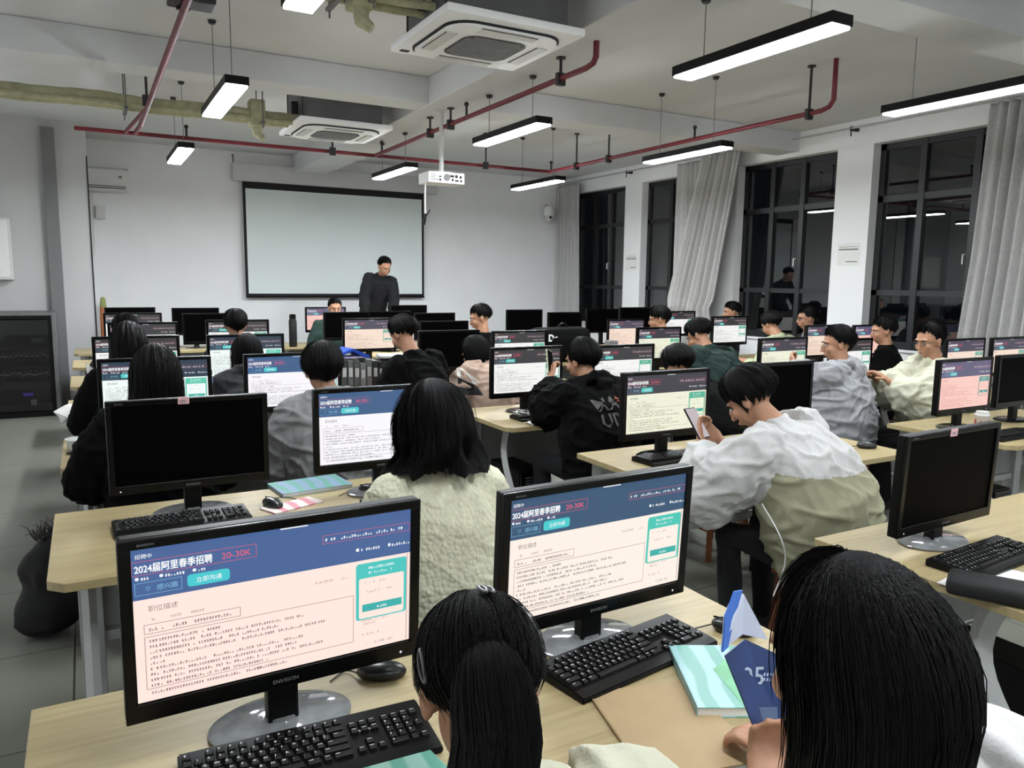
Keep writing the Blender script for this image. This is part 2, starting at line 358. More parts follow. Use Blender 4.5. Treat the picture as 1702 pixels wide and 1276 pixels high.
# screen
t = thing('projection_screen', 'pull down projection screen with black border on the front wall', 'screen', (3.62, Y1 - .1, 1.34))
b = nb(); bx(b, (-1.46, -.003, 0), (1.46, .003, 1.72)); obj('border', b, m_blackmatt, t)
b = nb(); bx(b, (-1.42, -.006, .05), (1.42, -.002, 1.62)); obj('screen_cloth', b, mat('screen_cloth', (222, 230, 228), .8, var=.02, scale=1), t)
b = nb(); bx(b, (-1.6, -.05, 1.72), (1.7, .098, 1.98), .02); obj('case', b, mat('case_white', (200, 200, 199), .6, var=.02), t, smooth=True)
b = nb(); tube(b, [(-1.46, -.005, 0), (1.46, -.005, 0)], .014, 8); obj('bottom_bar', b, m_black, t, smooth=True)
for s in (-1.58, 1.66):
    b = nb(); tube(b, [(s, 0, 1.98), (s, 0, 2.1), (s, .09, 2.1)], .008, 6); obj('case_bracket', b, m_bracket, t)

# projector
t = thing('projector', 'white projector on a ceiling pole, ports facing the camera', 'projector', (3.12, 7.1, 2.6))
b = nb(); bx(b, (-.19, -.13, -.05), (.19, .13, .055), .012); obj('body', b, m_white, t, smooth=True)
b = nb(); lathe(b, [(.034, 0), (.034, .006), (.03, .008)], (0, 0, 0), 24); bmesh.ops.transform(b, matrix=Matrix.Translation((.0, -.13, .005)) @ Matrix.Rotation(PI / 2, 4, 'X'), verts=b.verts); obj('fan_vent', b, m_greypaint, t)
b = nb(); random.seed(3)
for x, z, a, c in ((-.07, .01, .012, .008), (-.07, -.02, .01, .012), (.055, .02, .022, .01), (.06, -.015, .01, .012), (.1, .02, .014, .014), (.105, -.02, .02, .008), (.145, .015, .012, .012), (.15, -.02, .01, .01), (-.1, -.02, .006, .006)):
    bx(b, (x - a, -.134, z - c), (x + a, -.129, z + c), .002)
obj('ports', b, m_blackmatt, t)
b = nb()
for k in range(5): bx(b, (-.17, -.1335, -.03 + k * .014), (-.115, -.129, -.024 + k * .014))
obj('vent_slots', b, m_greypaint, t)
b = nb(); tube(b, [(0, 0, .055), (0, 0, .65)], .022, 12); lathe(b, [(.06, .64), (.06, .65)], (0, 0, 0), 16); bx(b, (-.1, -.06, .055), (.1, .06, .07), .004); tube(b, [(0, 0, .3), (0, 0, .42)], .03, 12); obj('ceiling_pole', b, m_offwhite, t, smooth=True)
t = thing('projector_cable', 'white cable with black plug hanging below the projector', 'cable', (2.93, 7.05, 2.6))
b = nb(); tube(b, [(.02, .0, 0), (.0, 0, -.06), (-.005, 0, -.2), (.0, .0, -.36)], .008, 8); obj('cord', b, m_wcable, t, smooth=True)
b = nb(); tube(b, [(.0, 0, -.34), (-.01, 0, -.4), (-.02, 0, -.45)], [.012, .016, .013], 8); tube(b, [(.0, 0, -.37), (.03, 0, -.33), (.045, 0, -.3)], .006, 6); obj('plug', b, m_black, t, smooth=True)

# dome camera
t = thing('security_camera', 'white dome security camera on a wall arm beside the far curtain', 'camera', (7.5, Y1, 2.98))
b = nb(); bx(b, (-.05, -.02, -.05), (.05, 0, .1), .01); tube(b, [(0, 0, .04), (0, -.12, .08), (0, -.2, .05), (0, -.2, -.02)], .022, 10); obj('wall_arm', b, m_white, t, smooth=True)
b = nb(); lathe(b, [(.03, .02), (.07, .0), (.1, -.05), (.105, -.15), (.1, -.17)], (0, -.2, 0), 24); obj('hood', b, m_white, t, smooth=True)
b = nb(); ell(b, (0, -.2, -.18), (.088, .088, .1)); obj('camera_head', b, m_offwhite, t, smooth=True)
b = nb(); ell(b, (-.02, -.275, -.2), (.026, .02, .026)); ell(b, (.03, -.27, -.16), (.01, .01, .01), sub=1); obj('lens', b, m_lens, t, smooth=True)

# wall cabinet, pillar notices, wall camera by rack
t = thing('wall_cabinet', 'white electrical box high on the left wall at the photo edge', 'box', (-1.1, 11.2, 1.9))
b = nb(); bx(b, (-.3, -.16, -.33), (.37, 0, .4), .01); obj('body', b, m_offwhite, t)
b = nb(); bx(b, (-.27, -.17, -.3), (.34, -.16, .37), .004); obj('door', b, m_white, t)
b = nb(); tube(b, [(.2, -.05, .4), (.19, -.05, 1.5)], .025, 8); obj('conduit', b, m_offwhite, t, smooth=True)
for y, z in ((6.12, 1.98), (10.25, 1.95)):
    t = thing('notice_sheet', 'printed paper notice on the %s lit window pillar' % ('nearer' if y < 8 else 'farther'), 'notice', (X1 - .003, y, z), 0, 'notices on the window pillars')
    b = nb(); bx(b, (-.002, -.15, -.13), (.002, .15, .13)); obj('sheet', b, m_paper, t)
    b = nb(); bx(b, (-.004, -.13, .05), (-.002, .13, .065)); bx(b, (-.004, -.13, -.09), (-.002, .03, -.08)); bx(b, (-.004, -.13, .085), (-.002, .13, .09)); obj('printed_lines', b, m_greypaint, t)

# curtain rod and curtains
t = thing('curtain_rod', 'thin curtain rod along the window wall under the ceiling', 'rod', (X1 - .12, 0, 3.4))
b = nb(); tube(b, [(0, 1.2, 0), (0, Y1 - .05, 0)], .012, 8); obj('rod', b, m_metalgrey, t)
for y in (2.5, 6.1, 10.3):
    b = nb(); bx(b, (-.01, y - .015, -.03), (.118, y + .015, .02), .003); tube(b, [(0, y, -.09), (0, y, 0)], .008, 6); obj('rod_bracket', b, m_bracket, t)
def curtain(label, x, rows, pleats, amp=.045, seed=1, z0=.35):
    """rows: list of (z, y_far, y_near, x_shift)"""
    random.seed(seed); ph = [random.uniform(-.5, .5) for _ in range(200)]
    n = pleats * 10; b = nb(); grid = []
    for k in range(61):
        z = rows[0][0] + (rows[-1][0] - rows[0][0]) * k / 60
        for q in range(len(rows) - 1):
            if rows[q][0] >= z >= rows[q + 1][0]: break
        r0, r1 = rows[q], rows[q + 1]; u = (r0[0] - z) / (r0[0] - r1[0])
        ya, yb, xs = (r0[i] + (r1[i] - r0[i]) * u for i in (1, 2, 3)); line = []
        wr = abs(ya - yb) / (abs(rows[0][1] - rows[0][2]) + 1e-6)
        for j in range(n + 1):
            s = j / n; a = s * pleats * 2 * PI
            am = amp * (1 + .35 * math.sin(s * pleats * 1.7 + seed)) * (1.15 - .25 * wr)
            line.append(b.verts.new((x + xs + am * math.sin(a + .9 * math.sin(s * 9 + seed)) + .012 * noise.noise(Vector((s * pleats * 2.2, z * .5, seed))), ya + (yb - ya) * s + .006 * noise.noise(Vector((s * 9, z * .8, seed))), z)))
        grid.append(line)
    for k in range(60):
        for j in range(n): b.faces.new((grid[k][j], grid[k][j + 1], grid[k + 1][j + 1], grid[k + 1][j]))
    o = obj('curtain', b, m_curtain, smooth=True); md = o.modifiers.new('thickness', 'SOLIDIFY'); md.thickness = .004
    return tag(o, label, 'curtain', 'grey window curtains')
XC = X1 - .14
curtain('grey curtain hanging straight in the far right corner of the room', XC, [(3.36, 12.33, 11.62, 0), (1.5, 12.33, 11.55, 0), (.3, 12.33, 11.5, 0)], 9, .04, 1)
curtain('grey middle curtain hanging straight, left one of the overlapping pair', XC + .02, [(3.36, 9.08, 8.35, 0), (1.9, 9.1, 8.3, .0), (.3, 9.1, 8.4, 0)], 8, .035, 2)
curtain('grey middle curtain pulled aside in slanting folds, right one of the pair', XC - .1, [(3.38, 8.42, 7.66, 0), (1.4, 9.02, 8.0, -.03), (1.28, 8.98, 8.06, -.05), (1.1, 9.12, 8.04, -.03), (.3, 9.3, 8.1, 0)], 9, .06, 3)
curtain('grey curtain at the right edge of the photo', XC, [(3.37, 4.52, 2.9, 0), (1.9, 4.58, 3.0, 0), (.3, 4.72, 3.0, 0)], 15, .045, 4)
# rolled banner in the far left corner
t = thing('rolled_banner', 'thin rolled banner with orange and green cloth in the far left corner', 'banner', (.22, 12.1, 0))
b = nb(); tube(b, [(0, 0, 0), (0, 0, 1.32)], .012, 8); obj('pole', b, m_steel, t)
b = nb(); tube(b, [(0, 0, .78), (.01, 0, .95), (0, 0, 1.2)], [.05, .06, .045], 10); obj('orange_cloth', b, mat('orange_cloth', (196, 120, 78), .8), t, smooth=True)
b = nb(); tube(b, [(0, 0, 1.19), (.0, 0, 1.3), (0, 0, 1.34)], [.045, .035, .02], 10); obj('green_cloth', b, mat('green_cloth', (150, 160, 98), .8), t, smooth=True)

# network rack
t = thing('network_rack', 'black glass door network cabinet by the left wall with patch panels', 'cabinet', (-.78, 10.7, 0))
b = nb(); bx(b, (-.45, -.36, 0), (.43, .38, .06)); bx(b, (-.45, -.36, 1.13), (.43, .38, 1.17), .005); bx(b, (-.45, .33, .06), (.43, .38, 1.13)); bx(b, (-.45, -.36, .06), (-.41, .38, 1.13)); bx(b, (.39, -.36, .06), (.43, .38, 1.13)); obj('cabinet_frame', b, m_black, t)
b = nb(); bx(b, (-.45, -.38, 1.17), (.43, .38, 1.2), .004); bx(b, (.43, -.38, .0), (.47, .38, 1.2), .004); obj('grey_edge', b, mat('rack_grey', (96, 96, 97), .5), t)
for z, h in ((.76, .05), (.68, .05), (.54, .05), (.48, .05), (.36, .06)):
    b = nb(); bx(b, (-.4, -.3, z - h / 2), (.38, -.1, z + h / 2), .003, 0)
    for k in range(24): bx(b, (-.37 + k * .03, -.303, z - .012), (-.35 + k * .03, -.299, z + .01), 0, 1)
    obj('patch_panel', b, [mat('rack_dark', (44, 44, 45), .5), m_blackmatt], t)
for z in (.72, .51):
    b = nb(); random.seed(int(z * 100))
    for k in range(14):
        x = -.38 + k * .052; tube(b, [(x, -.31, z + .03), (x + .02, -.345, z - .01 + random.uniform(-.02, .02)), (x + random.uniform(.05, .12), -.34, z - .02), (x + .1, -.31, z + .02)], .005, 5)
    o = obj('patch_cables', b, mat('grey_patch_cable', (150, 150, 150), .6), t, smooth=True)
b = nb(); bx(b, (.1, -.305, .24), (.2, -.3, .28)); obj('blue_indicator', b, emat('blue_led', (74, 50, 160), .8), t)
b = nb(); bx(b, (.17, -.305, .13), (.23, -.3, .2), .003); obj('socket', b, m_offwhite, t)
b = nb(); bx(b, (.22, -.305, .86), (.34, -.3, .91), .003); obj('maker_plate', b, m_steel, t)
b = nb(); bx(b, (-.41, -.35, .07), (.39, -.346, 1.12)); gm = bpy.data.materials.new('smoked_glass'); gm.use_nodes = True; g = gm.node_tree.nodes['Principled BSDF']; g.inputs['Base Color'].default_value = (.35, .35, .36, 1); g.inputs['Transmission Weight'].default_value = 1; g.inputs['Roughness'].default_value = .03
obj('glass_door', b, gm, t)
# ------------------------------------------------------------------ desks
def desk(x0, x1, y0, label, d=.77):
    t = thing('computer_desk', label, 'desk', ((x0 + x1) / 2, y0 + d / 2, 0), 0, 'maple topped computer desks')
    hw, hd = (x1 - x0) / 2, d / 2
    b = nb(); c = .045
    poly = [(-hw + c, -hd), (hw - c, -hd), (hw, -hd + c), (hw, hd), (-hw, hd), (-hw, -hd + c)]
    prism(b, poly, .722, .75); fixn(b); bmesh.ops.bevel(b, geom=list(b.edges), offset=.002, segments=1, affect='EDGES'); obj('desktop', b, m_wood, t)
    for s in (-1, 1):
        x = s * (hw - .1)
        b = nb(); pts = []
        for k in range(15):
            u = k / 14; pts.append((x, -hd + .2 + .055 * math.sin(u * 2 * PI) * (1 if u < .5 else .9) - .12 * u ** 1.5, .72 - .7 * u))
        tube(b, pts, [.036] * 15, 4, flat=.6); obj('leg', b, m_metalgrey, t)
        b = nb(); bx(b, (x - .04, hd - .13, .02), (x + .04, hd - .05, .722), .006); obj('leg', b, m_metalgrey, t)
        b = nb(); bx(b, (x - .035, -hd + .04, .0), (x + .035, hd - .02, .03), .006); obj('foot_rail', b, m_metalgrey, t)
        b = nb(); bx(b, (x - .02, -hd + .1, .695), (x + .02, hd - .04, .722), .003); obj('top_rail', b, m_metalgrey, t)
    b = nb(); bx(b, (-hw + .14, hd - .1, .32), (hw - .14, hd - .085, .72), .002); obj('modesty_panel', b, m_panel, t)
    b = nb(); bx(b, (-hw + .13, hd - .11, .27), (hw - .13, hd - .08, .31), .003); obj('crossbar', b, m_metalgrey, t)
    return t
YA, YB, YC, YD, YE, YF, YG = .97, 2.45, 3.95, 5.45, 6.95, 8.45, 9.95
L0, L1, M0, M1 = -.14, 1.48, 2.17, 3.77
DESKS = [(L0, L1, YA, 'nearest maple desk carrying the two big lit monitors'), (L0, L1, YB, 'maple desk on the left carrying the black monitor with pink sticker and its keyboard'),
 (L0, L1, YC, 'maple desk shared by the very long haired girl and the grey hoodie student'), (L0, L1, YD, 'maple desk with stacked papers, left side behind the long haired girl'),
 (L0, L1, YE, 'maple desk on the left where the round headed student sits'), (L0, L1, YF, 'second farthest maple desk on the left'), (L0, L1, YG, 'farthest maple desk on the left below the blank wall'),
 (M0, M1, YA, 'maple desk at the right edge carrying a black case and dark monitor'), (M0, M1, YB, 'maple desk at which the white jacket student with phone sits'),
 (M0, M1, YC, 'maple desk in the middle at which the black hoodie student sits'), (1.5, M1, YD, 'long maple desk holding the row of grey binders'), (M0, M1, YE, 'maple desk behind the long desk with binders, middle block'),
 (M0, M1, YF, 'maple desk with black monitors facing the teacher, middle block'), (2.17, 4.45, YG, 'teacher desk at the front before the projection screen'),
 (4.43, 5.85, 2.29, 'maple desk at right with milk tea cup and pink lit monitor'), (4.43, 6.1, YC, 'maple desk in front of the grey hooded and cream clad students'),
 (4.43, 6.05, YD, 'maple desk before the student in dark green'), (4.2, 6.05, YE, 'maple desk carrying the black backpack'), (4.43, 7.3, YF, 'long maple desk with a row of black monitors near the far curtain'),
 (6.15, 7.6, 3.35, 'maple desk by the window wall carrying two lit monitors at the right edge'), (6.15, 7.65, 4.85, 'maple desk by the window before the black sweater student'),
 (6.15, 7.65, 6.2, 'maple desk by the window under the twisted curtain'), (6.15, 7.75, 7.72, 'farthest maple desk by the window, right of the middle')]
for a in DESKS: desk(*a)
# ------------------------------------------------------------------ web page shown on the screens
PAGE_W, PAGE_H = .505, .284
def build_page():
    b = nb(); W, H = PAGE_W, PAGE_H
    def P(u, v, z=0): return (u * W - W / 2, -z, H - v * H)
    def rect(u0, v0, u1, v1, mi, z=.0004):
        vs = [b.verts.new(P(*q, z)) for q in ((u0, v1), (u1, v1), (u1, v0), (u0, v0))]; b.faces.new(vs).material_index = mi
    def outline(u0, v0, u1, v1, mi, t=.0022, z=.0012):
        tv = t * W / H
        rect(u0, v0, u1, v0 + tv, mi, z); rect(u0, v1 - tv, u1, v1, mi, z); rect(u0, v0, u0 + t, v1, mi, z); rect(u1 - t, v0, u1, v1, mi, z)
    def rrect(u0, v0, u1, v1, mi, r=.012, z=.0008):
        poly = []; rv = r * W / H
        for cu, cv, a0 in ((u1 - r, v0 + rv, 0), (u0 + r, v0 + rv, 1), (u0 + r, v1 - rv, 2), (u1 - r, v1 - rv, 3)):
            for k in range(5):
                a = (a0 + k / 4) * PI / 2; poly.append(b.verts.new(P(cu + r * math.cos(a), cv - rv * math.sin(a), z)))
        b.faces.new(poly).material_index = mi
    def tx(s, u, v, size, mi, bold=0, maxw=None, z=.0016, res=3):
        add_text(b, s, size * H, lambda x, y: (u * W - W / 2 + x, -z, H - v * H + y), mi, res=res, bold=bold, maxw=maxw * W if maxw else None)
    def marks(u, v, n, size, mi, z=.0012):
        """unreadable small print: a run of tiny marks"""
        n = int(n * 1.3 + .5); size *= .82
        for k in range(n):
            s = size * .6 * H / W; uu = u + k * s * 1.25
            if random.random() < .08: continue
            q = random.random()
            rect(uu, v - size * (.75 if q > .3 else .5), uu + s * random.uniform(.6, 1), v - size * (.35 if q > .5 else .45), mi, z)
            rect(uu + s * .1, v - size * .28, uu + s * random.uniform(.6, .95), v, mi, z)
            if q > .4: rect(uu + s * .4, v - size * .9, uu + s * .55, v, mi, z)
    random.seed(11)
    rect(0, 0, 1, 1, 0, .0); rect(0, 0, 1, .325, 1, .0004)
    rect(.49, .004, .59, .012, 4, .0012)
    tx('招聘中', .012, .06, .032, 4)
    outline(.0, .078, .405, .168, 5, .0022)
    tx('2024届阿里春季招聘', .008, .15, .062, 4, maxw=.245); tx('2024届阿里春季招聘', .0095, .15, .062, 4, maxw=.245, z=.0018); tx('2024届阿里春季招聘', .0088, .148, .062, 4, maxw=.245, z=.0017)
    tx('20-30K', .285, .146, .058, 6 + 3, maxw=.1)
    for u, n in ((.01, 2), (.085, 5), (.19, 2)):
        rrect(u, .178, u + .012, .198, 4, .005); marks(u + .018, .2, n, .026, 4)
    rrect(.008, .215, .155, .295, 1, .012, .0006); outline(.008, .215, .155, .295, 8, .0014)
    tx('感兴趣', .075, .272, .04, 8); tx('♡', .04, .272, .04, 8)
    rrect(.172, .213, .312, .293, 6, .012, .0008); tx('立即沟通', .2, .268, .038, 4)
    outline(.645, .098, .995, .16, 5, .002)
    for u, n in ((.655, 3), (.715, 6), (.8, 3), (.855, 4), (.915, 4)): marks(u, .142, n, .03, 4)
    rrect(.775, .23, .787, .255, 4, .005); marks(.795, .255, 6, .028, 4); rrect(.905, .23, .915, .255, 4, .005); marks(.92, .255, 6, .028, 4)
    tx('职位描述', .045, .405, .042, 3)
    marks(.615, .435, 7, .026, 7); marks(.715, .435, 3, .026, 7)
    marks(.055, .47, 2, .026, 7); marks(.115, .47, 3, .026, 7); marks(.18, .47, 4, .026, 7)
    outline(.03, .49, .345, .553, 10, .0018); marks(.045, .535, 4, .028, 3); marks(.12, .535, 4, .028, 3); marks(.19, .535, 10, .028, 3)
    outline(.03, .57, .765, .92, 10, .0018)
    y = .61
    for n in (16, 40, 32, 46, 3, 40, 38, 46, 30):
        marks(.045, y, 2, .026, 3)
        u = .075
        while n > 0:
            k = min(n, random.randint(6, 15)); marks(u, y, k, .026, 3); u += k * .0119 + .007; n -= k
        y += .037
    marks(.045, .955, 4, .026, 3); marks(.09, .955, 28, .026, 3); marks(.4, .955, 9, .026, 3)
    # side card
    rrect(.775, .35, .985, .77, 2, .012, .0006); rrect(.787, .46, .973, .76, 0, .008, .001)
    marks(.825, .395, 9, .026, 4, .0016); marks(.825, .43, 10, .022, 4, .0016)
    for v, q in ((.5, ((.81, 1), (.83, 2), (.87, 3))), (.57, ((.82, 5), (.9, 4)))):
        for u, n in q: marks(u, v, n, .022, 7, .0016)
    rect(.8, .655, .965, .71, 11, .0014); marks(.86, .695, 4, .024, 4, .002)
    marks(.8, .785, 12, .02, 7); marks(.8, .81, 6, .02, 7); marks(.8, .89, 7, .026, 7); marks(.815, .965, 1, .02, 7); marks(.85, .965, 7, .026, 7)
    rect(.984, .33, .988, .99, 7, .0008)
    me = bpy.data.meshes.new('screen'); b.to_mesh(me); b.free()
    return me
page = build_page()
SCH = {  # page, header, card teal, ink
 'warm': ((253, 231, 221), (66, 97, 150), (70, 196, 190), (150, 110, 120)), 'warm2': ((251, 238, 228), (44, 78, 112), (66, 196, 180), (120, 105, 105)),
 'blue': ((247, 245, 249), (54, 90, 134), (90, 200, 190), (110, 105, 110)), 'cool': ((240, 250, 248), (38, 56, 74), (92, 200, 175), (110, 110, 110)),
 'dark': ((243, 243, 241), (50, 50, 53), (75, 175, 140), (110, 110, 105)), 'yell': ((236, 237, 214), (54, 52, 64), (78, 178, 146), (105, 105, 85)),
 'pink': ((246, 200, 190), (92, 88, 118), (95, 150, 140), (190, 110, 110)), 'peach': ((245, 222, 205), (72, 68, 86), (110, 170, 150), (150, 110, 100))}
def scheme(k):
    pg, hd, te, ink = SCH[k]
    mixc = lambda a, c, f: tuple(a[i] * (1 - f) + c[i] * f for i in range(3))
    return [emat(k + '_page', pg, SCREEN_STRENGTH, 'FRONT'), emat(k + '_header', hd), emat(k + '_card', te), emat(k + '_ink', ink), emat('page_white', (250, 250, 252)), emat(k + '_red', mixc(hd, (240, 96, 120), .75)),
            emat(k + '_button', mixc(te, (60, 205, 225), .5)), emat(k + '_pale_ink', mixc(pg, ink, .5)), emat('button_line', (130, 190, 220)), emat('salary_red', (236, 92, 118)), emat(k + '_frame', mixc(ink, (150, 70, 80), .4)), emat(k + '_deep', mixc(te, (30, 150, 150), .5))]
for k in scheme('warm'): page.materials.append(k)
# ------------------------------------------------------------------ monitors
MP = {}
def monitor_parts():
    W, H = .55, .338
    b = nb()
    bx(b, (-W / 2, -.004, 0), (W / 2, .026, H), .006)
    bx(b, (-W / 2 + .05, .024, .04), (W / 2 - .05, .046, H - .05), .012)
    MP['housing'] = mesh_from(b, 'housing', m_black)
    b = nb(); t = .0165
    for lo, hi in (((-W / 2, -.011, 0), (W / 2, -.003, .034)), ((-W / 2, -.011, H - .018), (W / 2, -.003, H)), ((-W / 2, -.011, .03), (-W / 2 + t + .004, -.003, H - .015)), ((W / 2 - t - .004, -.011, .03), (W / 2, -.003, H - .015))): bx(b, lo, hi, .0025)
    MP['bezel'] = mesh_from(b, 'bezel', m_gloss if False else mat('bezel_black', (4, 4, 4), .24, var=.05, spec=.25))
    b = nb(); bx(b, (-W / 2 + .02, -.0055, .034), (W / 2 - .02, -.0035, H - .018)); MP['panel'] = mesh_from(b, 'screen', m_screenoff)
    b = nb(); bx(b, (-.03, .0, .0), (.03, .035, .16), .006); bx(b, (-.026, .02, .1), (.026, .05, .2), .005); MP['neck'] = mesh_from(b, 'stand_neck', m_black)
    b = nb(); lathe(b, [(.115, 0), (.12, .003), (.12, .007), (.112, .011), (.03, .014), (.028, .02)], (0, .01, 0), 40, sx=1.15, sy=.82); MP['base'] = mesh_from(b, 'stand_base', mat('clear_grey_base', (120, 122, 122), .08, var=.2, scale=30, coat=.6), True)
    b = nb(); lathe(b, [(.115, 0), (.12, .003), (.12, .007), (.112, .011), (.03, .014), (.028, .02)], (0, .01, 0), 40, sx=1.15, sy=.82); MP['base_black'] = mesh_from(b, 'stand_base', m_gloss, True)
    b = nb(); add_text(b, 'ENVISION', .011, lambda x, y: (x, -.0116, .012 + y), 0, 'CENTER'); MP['word'] = mesh_from(b, 'maker_wordmark', mat('grey_print', (120, 120, 122), .6))
    b = nb(); add_text(b, 'ENVISION', .006, lambda x, y: (x - W / 2 + .03, -.0116, H - .012 + y), 0, 'LEFT'); MP['word2'] = mesh_from(b, 'corner_print', mat('grey_print', (120, 120, 122), .6))
    b = nb(); bx(b, (-.02, -.0135, -.01), (.018, -.0108, .016), .0008, 0); bx(b, (-.014, -.0142, .002), (.01, -.0136, .005), 0, 1); bx(b, (-.014, -.0142, -.004), (.006, -.0136, -.001), 0, 1)
    MP['sticker'] = mesh_from(b, 'sticker', [m_sticker, m_greypaint])
    b = nb(); ell(b, (W / 2 - .04, -.0112, .014), (.003, .0012, .003), sub=1); MP['led'] = mesh_from(b, 'power_light', emat('led_white', (210, 215, 225), 1.0))
    b = nb(); ell(b, (-W / 2 + .035, -.0112, .014), (.003, .0012, .003), sub=1); MP['led2'] = mesh_from(b, 'power_light', emat('led_white', (210, 215, 225), 1.0))
monitor_parts()
def monitor(xc, y, ztop, label, look=None, rz=0, sticker=False, near=False, base='base_black', tilt=0.0, s=1.0, sx=0.0):
    t = thing('monitor', label, 'monitor', (xc, y, .75), rz, 'desktop monitors')
    zb = ztop - .338 * s - .75
    ob = obj('housing', MP['housing'], None, t, (0, 0, zb)); ob.scale = (s, 1, s); ob.rotation_euler = (tilt, 0, 0)
    be = obj('bezel', MP['bezel'], None, ob)
    if look:
        p = obj('screen', page, None, ob, (0, -.0062, .036))
        for i, m in enumerate(scheme(look)):
            p.material_slots[i].link = 'OBJECT'; p.material_slots[i].material = m
        p.scale = (1.01, 1, 1)
        obj('power_light', MP['led'], None, ob)
    else:
        obj('screen', MP['panel'], None, ob)
        if near: obj('power_light', MP['led2'], None, ob)
    if near: obj('maker_wordmark', MP['word'], None, ob); obj('corner_print', MP['word2'], None, ob)
    if sticker: obj('sticker', MP['sticker'], None, ob, (sx, 0, .338 - .012))
    nk = obj('stand_neck', MP['neck'], None, t, (0, .012, .008)); nk.scale = (1, 1, max(.75, (zb + .08) / .2))
    obj('stand_base', MP[base], None, t, (0, .02, 0))
    return t
monitor(.298, 1.43, 1.182, 'largest lit monitor with blue header, nearest at left', 'warm', R(1.5), near=True, base='base', tilt=R(3))
monitor(1.035, 1.44, 1.17, 'second largest lit monitor, right of the ponytailed girl', 'warm2', R(2), near=True, base='base', tilt=R(3))
monitor(2.51, 1.5, 1.152, 'black switched off monitor cut by the right edge of the photo', None, R(2), sticker=True, near=True, base='base', tilt=R(2), sx=-.02)
monitor(.315, 3.0, 1.187, 'large black switched off monitor with pink sticker, left of the sweater girl', None, 0, sticker=True, near=True, base='base', sx=-.02)
monitor(1.03, 2.95, 1.195, 'lit monitor with blue header partly hidden by the girl in the knitted sweater', 'blue', R(-1), near=True, base='base')
monitor(2.52, 2.95, 1.19, 'lit monitor before the student who holds a phone in the white jacket', 'yell', 0, near=True)
monitor(3.27, 2.93, 1.2, 'black switched off monitor behind the head of the white jacket student', None)
monitor(4.7, 2.75, 1.185, 'pink tinted lit monitor behind the milk tea cup', 'pink', 0, near=True)
monitor(5.32, 2.75, 1.19, 'black switched off monitor at the right edge beside the pink lit monitor', None)
monitor(.31, 4.45, 1.2, 'lit monitor hidden behind the girl with very long straight hair', 'cool')
monitor(1.03, 4.45, 1.2, 'lit monitor with blue header left of the grey hooded student', 'blue')
monitor(2.57, 4.43, 1.19, 'lit white monitor just left of the black hoodie student', 'dark')
monitor(3.37, 4.43, 1.18, 'lit monitor partly hidden on the right of the black hoodie student', 'dark')
monitor(5.0, 4.43, 1.19, 'lit monitor left of the grey hooded young man at right', 'yell')
monitor(5.84, 4.43, 1.16, 'lit monitor whose right end shows behind the grey hooded young man', 'dark')
monitor(6.46, 3.8, 1.19, 'lit monitor right behind the glasses wearing student in cream', 'peach')
monitor(7.12, 3.8, 1.185, 'lit monitor at the right edge under the right curtain', 'peach')
monitor(.3, 5.93, 1.215, 'dark header lit monitor behind the long haired girl, second from front on left', 'dark')
monitor(1.03, 5.93, 1.21, 'lit monitor behind the student in dark grey hood', 'cool')
monitor(2.62, 5.8, 1.215, 'big black switched off monitor left of the beige jacket girl', None)
monitor(3.36, 5.93, 1.19, 'lit monitor between the boy in black and the backpack', 'dark')
monitor(4.94, 5.93, 1.19, 'lit monitor above the black capped head in the middle block', 'yell')
monitor(6.56, 5.3, 1.22, 'lit monitor above the grey hooded young man', 'peach')
monitor(7.28, 5.3, 1.21, 'small lit monitor left of the black sweater student', 'pink')
monitor(.43, 7.35, 1.235, 'dark header monitor right of the head of the leftmost far student', 'dark')
monitor(1.21, 7.35, 1.245, 'lit monitor behind the round headed student', 'dark')
monitor(2.48, 7.43, 1.24, 'lit pinkish monitor before the student leaning in black', 'peach')
monitor(3.3, 7.43, 1.2, 'low black monitor left of the boy in black', None)
monitor(5.68, 7.43, 1.185, 'lit monitor left of the farthest seated boy in the middle', 'peach')
monitor(6.56, 6.62, 1.25, 'lit monitor right of the head in the dark green jacket', 'dark')
monitor(7.0, 8.0, 1.25, 'farthest lit monitor beneath the twisted curtain', 'dark')
monitor(.43, 8.93, 1.25, 'far dark monitor on the left, second row from the wall', 'dark')
monitor(1.18, 8.93, 1.24, 'far black monitor between the two leftmost columns of students', None)
monitor(2.7, 8.93, 1.24, 'black monitor in front of the seated man near the teacher', None)
monitor(3.24, 8.93, 1.245, 'black monitor just below the standing teacher, left one', None)
monitor(3.82, 8.9, 1.22, 'black monitor just below the standing teacher, right one', None)
monitor(5.13, 8.93, 1.25, 'black monitor right of the boy in black, left one of the far row', None)
monitor(5.77, 8.93, 1.21, 'black monitor above the backpack in the far row', None)
monitor(6.4, 8.93, 1.25, 'black monitor in front of the far corner window', None)
monitor(6.98, 8.93, 1.27, 'black monitor before the farthest lit window pillar', None)
monitor(.47, 10.3, 1.26, 'farthest black monitor at far left below the blank wall', None)
monitor(1.2, 10.3, 1.25, 'farthest black monitor, second from the left wall', None)
monitor(2.83, 10.3, 1.25, 'small lit monitor beyond the seated man near the teacher', 'pink')
monitor(4.02, 10.3, 1.27, 'black monitor right of the standing teacher', None)
